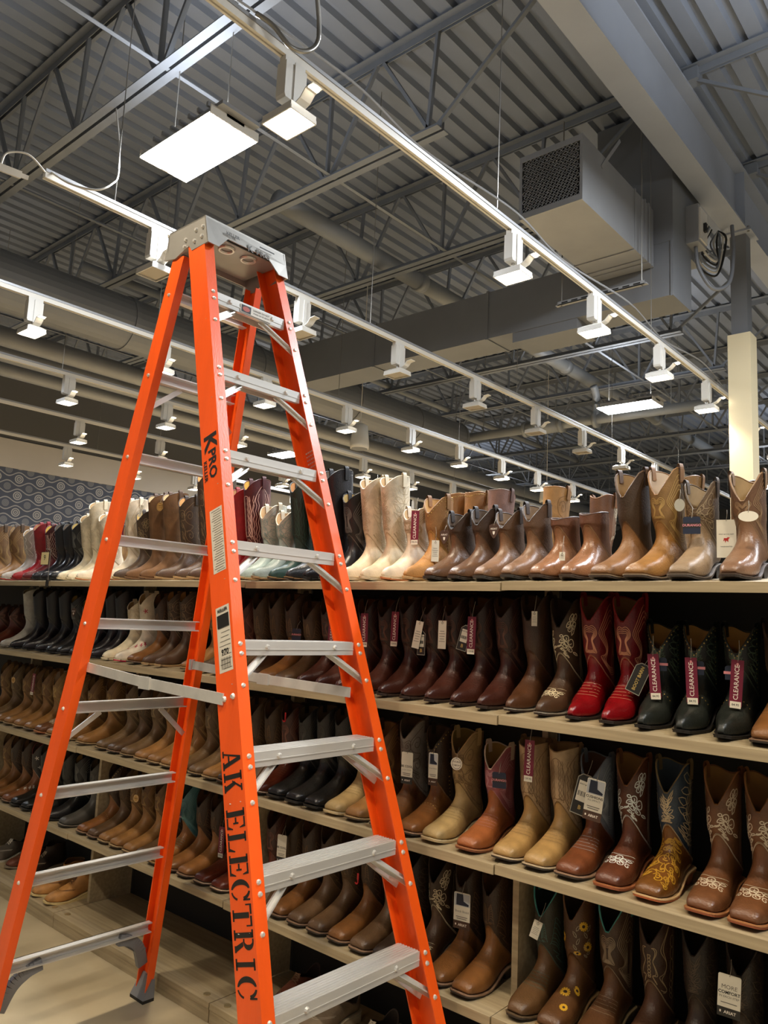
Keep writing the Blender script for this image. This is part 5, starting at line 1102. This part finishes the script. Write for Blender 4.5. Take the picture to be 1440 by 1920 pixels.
info_tag(1114, 1500, 'with boot picture on the pale blue shaft boot', [('CUSHIONS', .19, 1, .06), ('ALL IMPACT', .13, 0, -.02)], 2, y=2.14, pic=True, w=.052, h=.115, roll=-8)
info_tag(1367, 1868, 'reading MORE COMFORT at bottom right', [('MORE', .26, 0, .20), ('COMFORT', .20, 1, .07), ('IN EACH STEP', .14, 0, -.03)], 1, y=2.12, w=.052, h=.098, roll=-3)
def bb_tag(u, v, where, roll, y=2.15, w=.042, h=.088, big=True):
    t = tag_root('hang_tag', 'charcoal brand tag with pale border '+where, 'tag', u, v, y, 12, roll); obj('border', plate(w, h, clip=.012), m_greyc, t); obj('card', plate(w*.92, h*.955, .0006, .0010, clip=.011), m_char, t)
    if big: put_text(t, 'BOOT BARN', .0125, m_gold, 0, 0, math.pi/2, .03, .0013)
    else:
        obj('barcode_panel', plate(w*.7, h*.5, .0010, .0012, h*.08), m_wcard, t)
        for i in range(9): obj('barcode_bar', plate(.0012 if i % 3 else .002, h*.12, .0012, .0014, h*.02, -w*.26+i*w*.065), m_ink, t)
        put_text(t, 'BOOT BARN', .005, m_ink, 0, h*.25, 0, .02, .0014); put_text(t, 'B', .016, m_gold, 0, -h*.32, 0, .03, .0013)
    string(t, h, .04)
bb_tag(1197, 1272, 'leaning on the second red boot', -24); bb_tag(870, 1196, 'behind a maroon tag on a chocolate boot', -14, 2.155, .036, .086, False); bb_tag(1092, 1490, 'behind the card on the pale blue shaft boot', -14, 2.165, .048, .118, False); bb_tag(790, 1205, 'behind the leaning white tag', 0, 2.158, .03, .085, False)
def round_tag(u, v, r, where, card, txt, tm, y=2.15, ry=None, inner=None):
    t = tag_root('round_tag', where, 'tag', u, v, y, 12, 0); obj('card', disc(r, ry), card, t)
    if inner: obj('rim', MB().tube([(r*.8*math.cos(2*math.pi*k/20), (ry or r)*.8*math.sin(2*math.pi*k/20), .0008) for k in range(21)], .0006, 4), inner, t)
    for s, sz, yy in txt: put_text(t, s, sz, tm, 0, yy, 0, .01)
    string(t, 2*(ry or r), .03)
round_tag(300, 950, .022, 'round orange tag hanging on the brown suede boots', m_tan, [('COMFORT', .007, .004), ('GUARANTEE', .006, -.006)], m_ink, inner=m_ink)
round_tag(856, 1432, .020, 'round cream and brown tag on the sand suede boot', m_wcard, [('DOUBLE', .007, .006), ('COMFORT', .006, -.005)], m_brn, inner=m_brn)
round_tag(255, 1497, .018, 'round kraft tag on a tan fourth shelf boot', m_tan, [('COMFORT', .006, 0)], m_ink, inner=m_wcard)
round_tag(25, 1275, .018, 'round kraft tag at far left on the third shelf', m_tan, [('COMFORT', .006, 0)], m_ink, inner=m_wcard)
round_tag(1403, 968, .024, 'white oval tag on the shiny brown boot', m_wcard, [], m_ink, y=2.12, ry=.014)
round_tag(1274, 947, .014, 'small grey oval tag beside the stitched golden shaft', m_greyc, [], m_ink, y=2.16, ry=.018)
for u, v, w_ in ((833, 1006, 'on the first short riding boot'), (926, 995, 'on the first weathered brown boot'), (138, 1148, 'on a black boot at far left')):
    t = tag_root('shield_tag', 'brown shield shaped tag '+w_, 'tag', u, v, 2.14, 14, 0)
    P = catmull([(-.016, .018), (0, .024), (.016, .018), (.015, -.002), (0, -.026), (-.015, -.002), (-.016, .018)], 4); obj('card', MB().prism([(x, y, -.0006) for x, y in P[:-1]], (0, 0, .0012)), m_brn, t)
    put_text(t, 'ARIAT', .0085, m_wprint, 0, .006, 0, .01); obj('emblem', MB().prism([(-.004, -.002, .0007), (.004, -.002, .0007), (.003, -.010, .0007), (0, -.014, .0007), (-.003, -.010, .0007)], (0, 0, .0003)), m_wprint, t); string(t, .044, .02)
t = tag_root('hang_tag', 'white card with small red horse emblem beside the shiny boot', 'tag', 1362, 1010, 2.21, 10, 0); obj('card', plate(.050, .105), m_wcard, t)
put_text(t, 'SPIRIT OF THE WEST', .0042, m_ink, 0, .012); put_text(t, 'HANDCRAFTED', .0042, m_ink, 0, -.022)
obj('emblem', MB().prism([(-.008, -.008, .0007), (-.004, -.004, .0007), (-.003, -.012, .0007), (.0, -.005, .0007), (.005, -.010, .0007), (.005, -.002, .0007), (.009, .003, .0007), (.004, .004, .0007), (.0, .001, .0007), (-.006, .002, .0007)], (0, 0, .0003)), mat('emblem_red', 'b02a20', .5), t); string(t, .105, .03)
for u, v, w_ in ((535, 1345, 'on a boot behind the ladder step'), (671, 1648, 'on a low boot behind the lower step'), (358, 1334, 'beside the far ladder leg')):
    t = tag_root('hook_tag', 'small red plastic hook '+w_, 'hook', u, v, 2.15, 10, 0); obj('stem', plate(.007, .022, cy=.008), m_redp, t); obj('hook', MB().tube(catmull([(.0, -.002, 0), (.001, -.012, 0), (-.005, -.017, 0), (-.010, -.012, 0)], 4), .003, 6), m_redp, t)
# size sign
p = at(84, 1047, 1, 2.02); t = thing('size_sign', 'cream size sign reading 9 on a clip holder at left', 'sign', p, (0, 0, R_(6)))
obj('frame', MB().box((-.037, .001, -.037), (.037, .004, .037)), m_char, t); obj('card', MB().box((-.034, -.001, -.034), (.034, .001, .034)), m_cream, t)
obj('lettering', text_mesh('9', .042, .0), m_ink, t, mw=frame((0, -.0014, .003), (1, 0, 0), (0, 0, 1), (0, -1, 0)))
obj('holder_arm', MB().tube([(0, .002, .037), (.0, .002, .052), (.046, .002, .052), (.046, .004, SH[1][0]-p[2]-.03)], .0022, 6), m_steel, t); obj('clip', MB().box((.038, -.004, SH[1][0]-p[2]-.034), (.056, .012, SH[1][0]-p[2]+.004)), m_char, t)
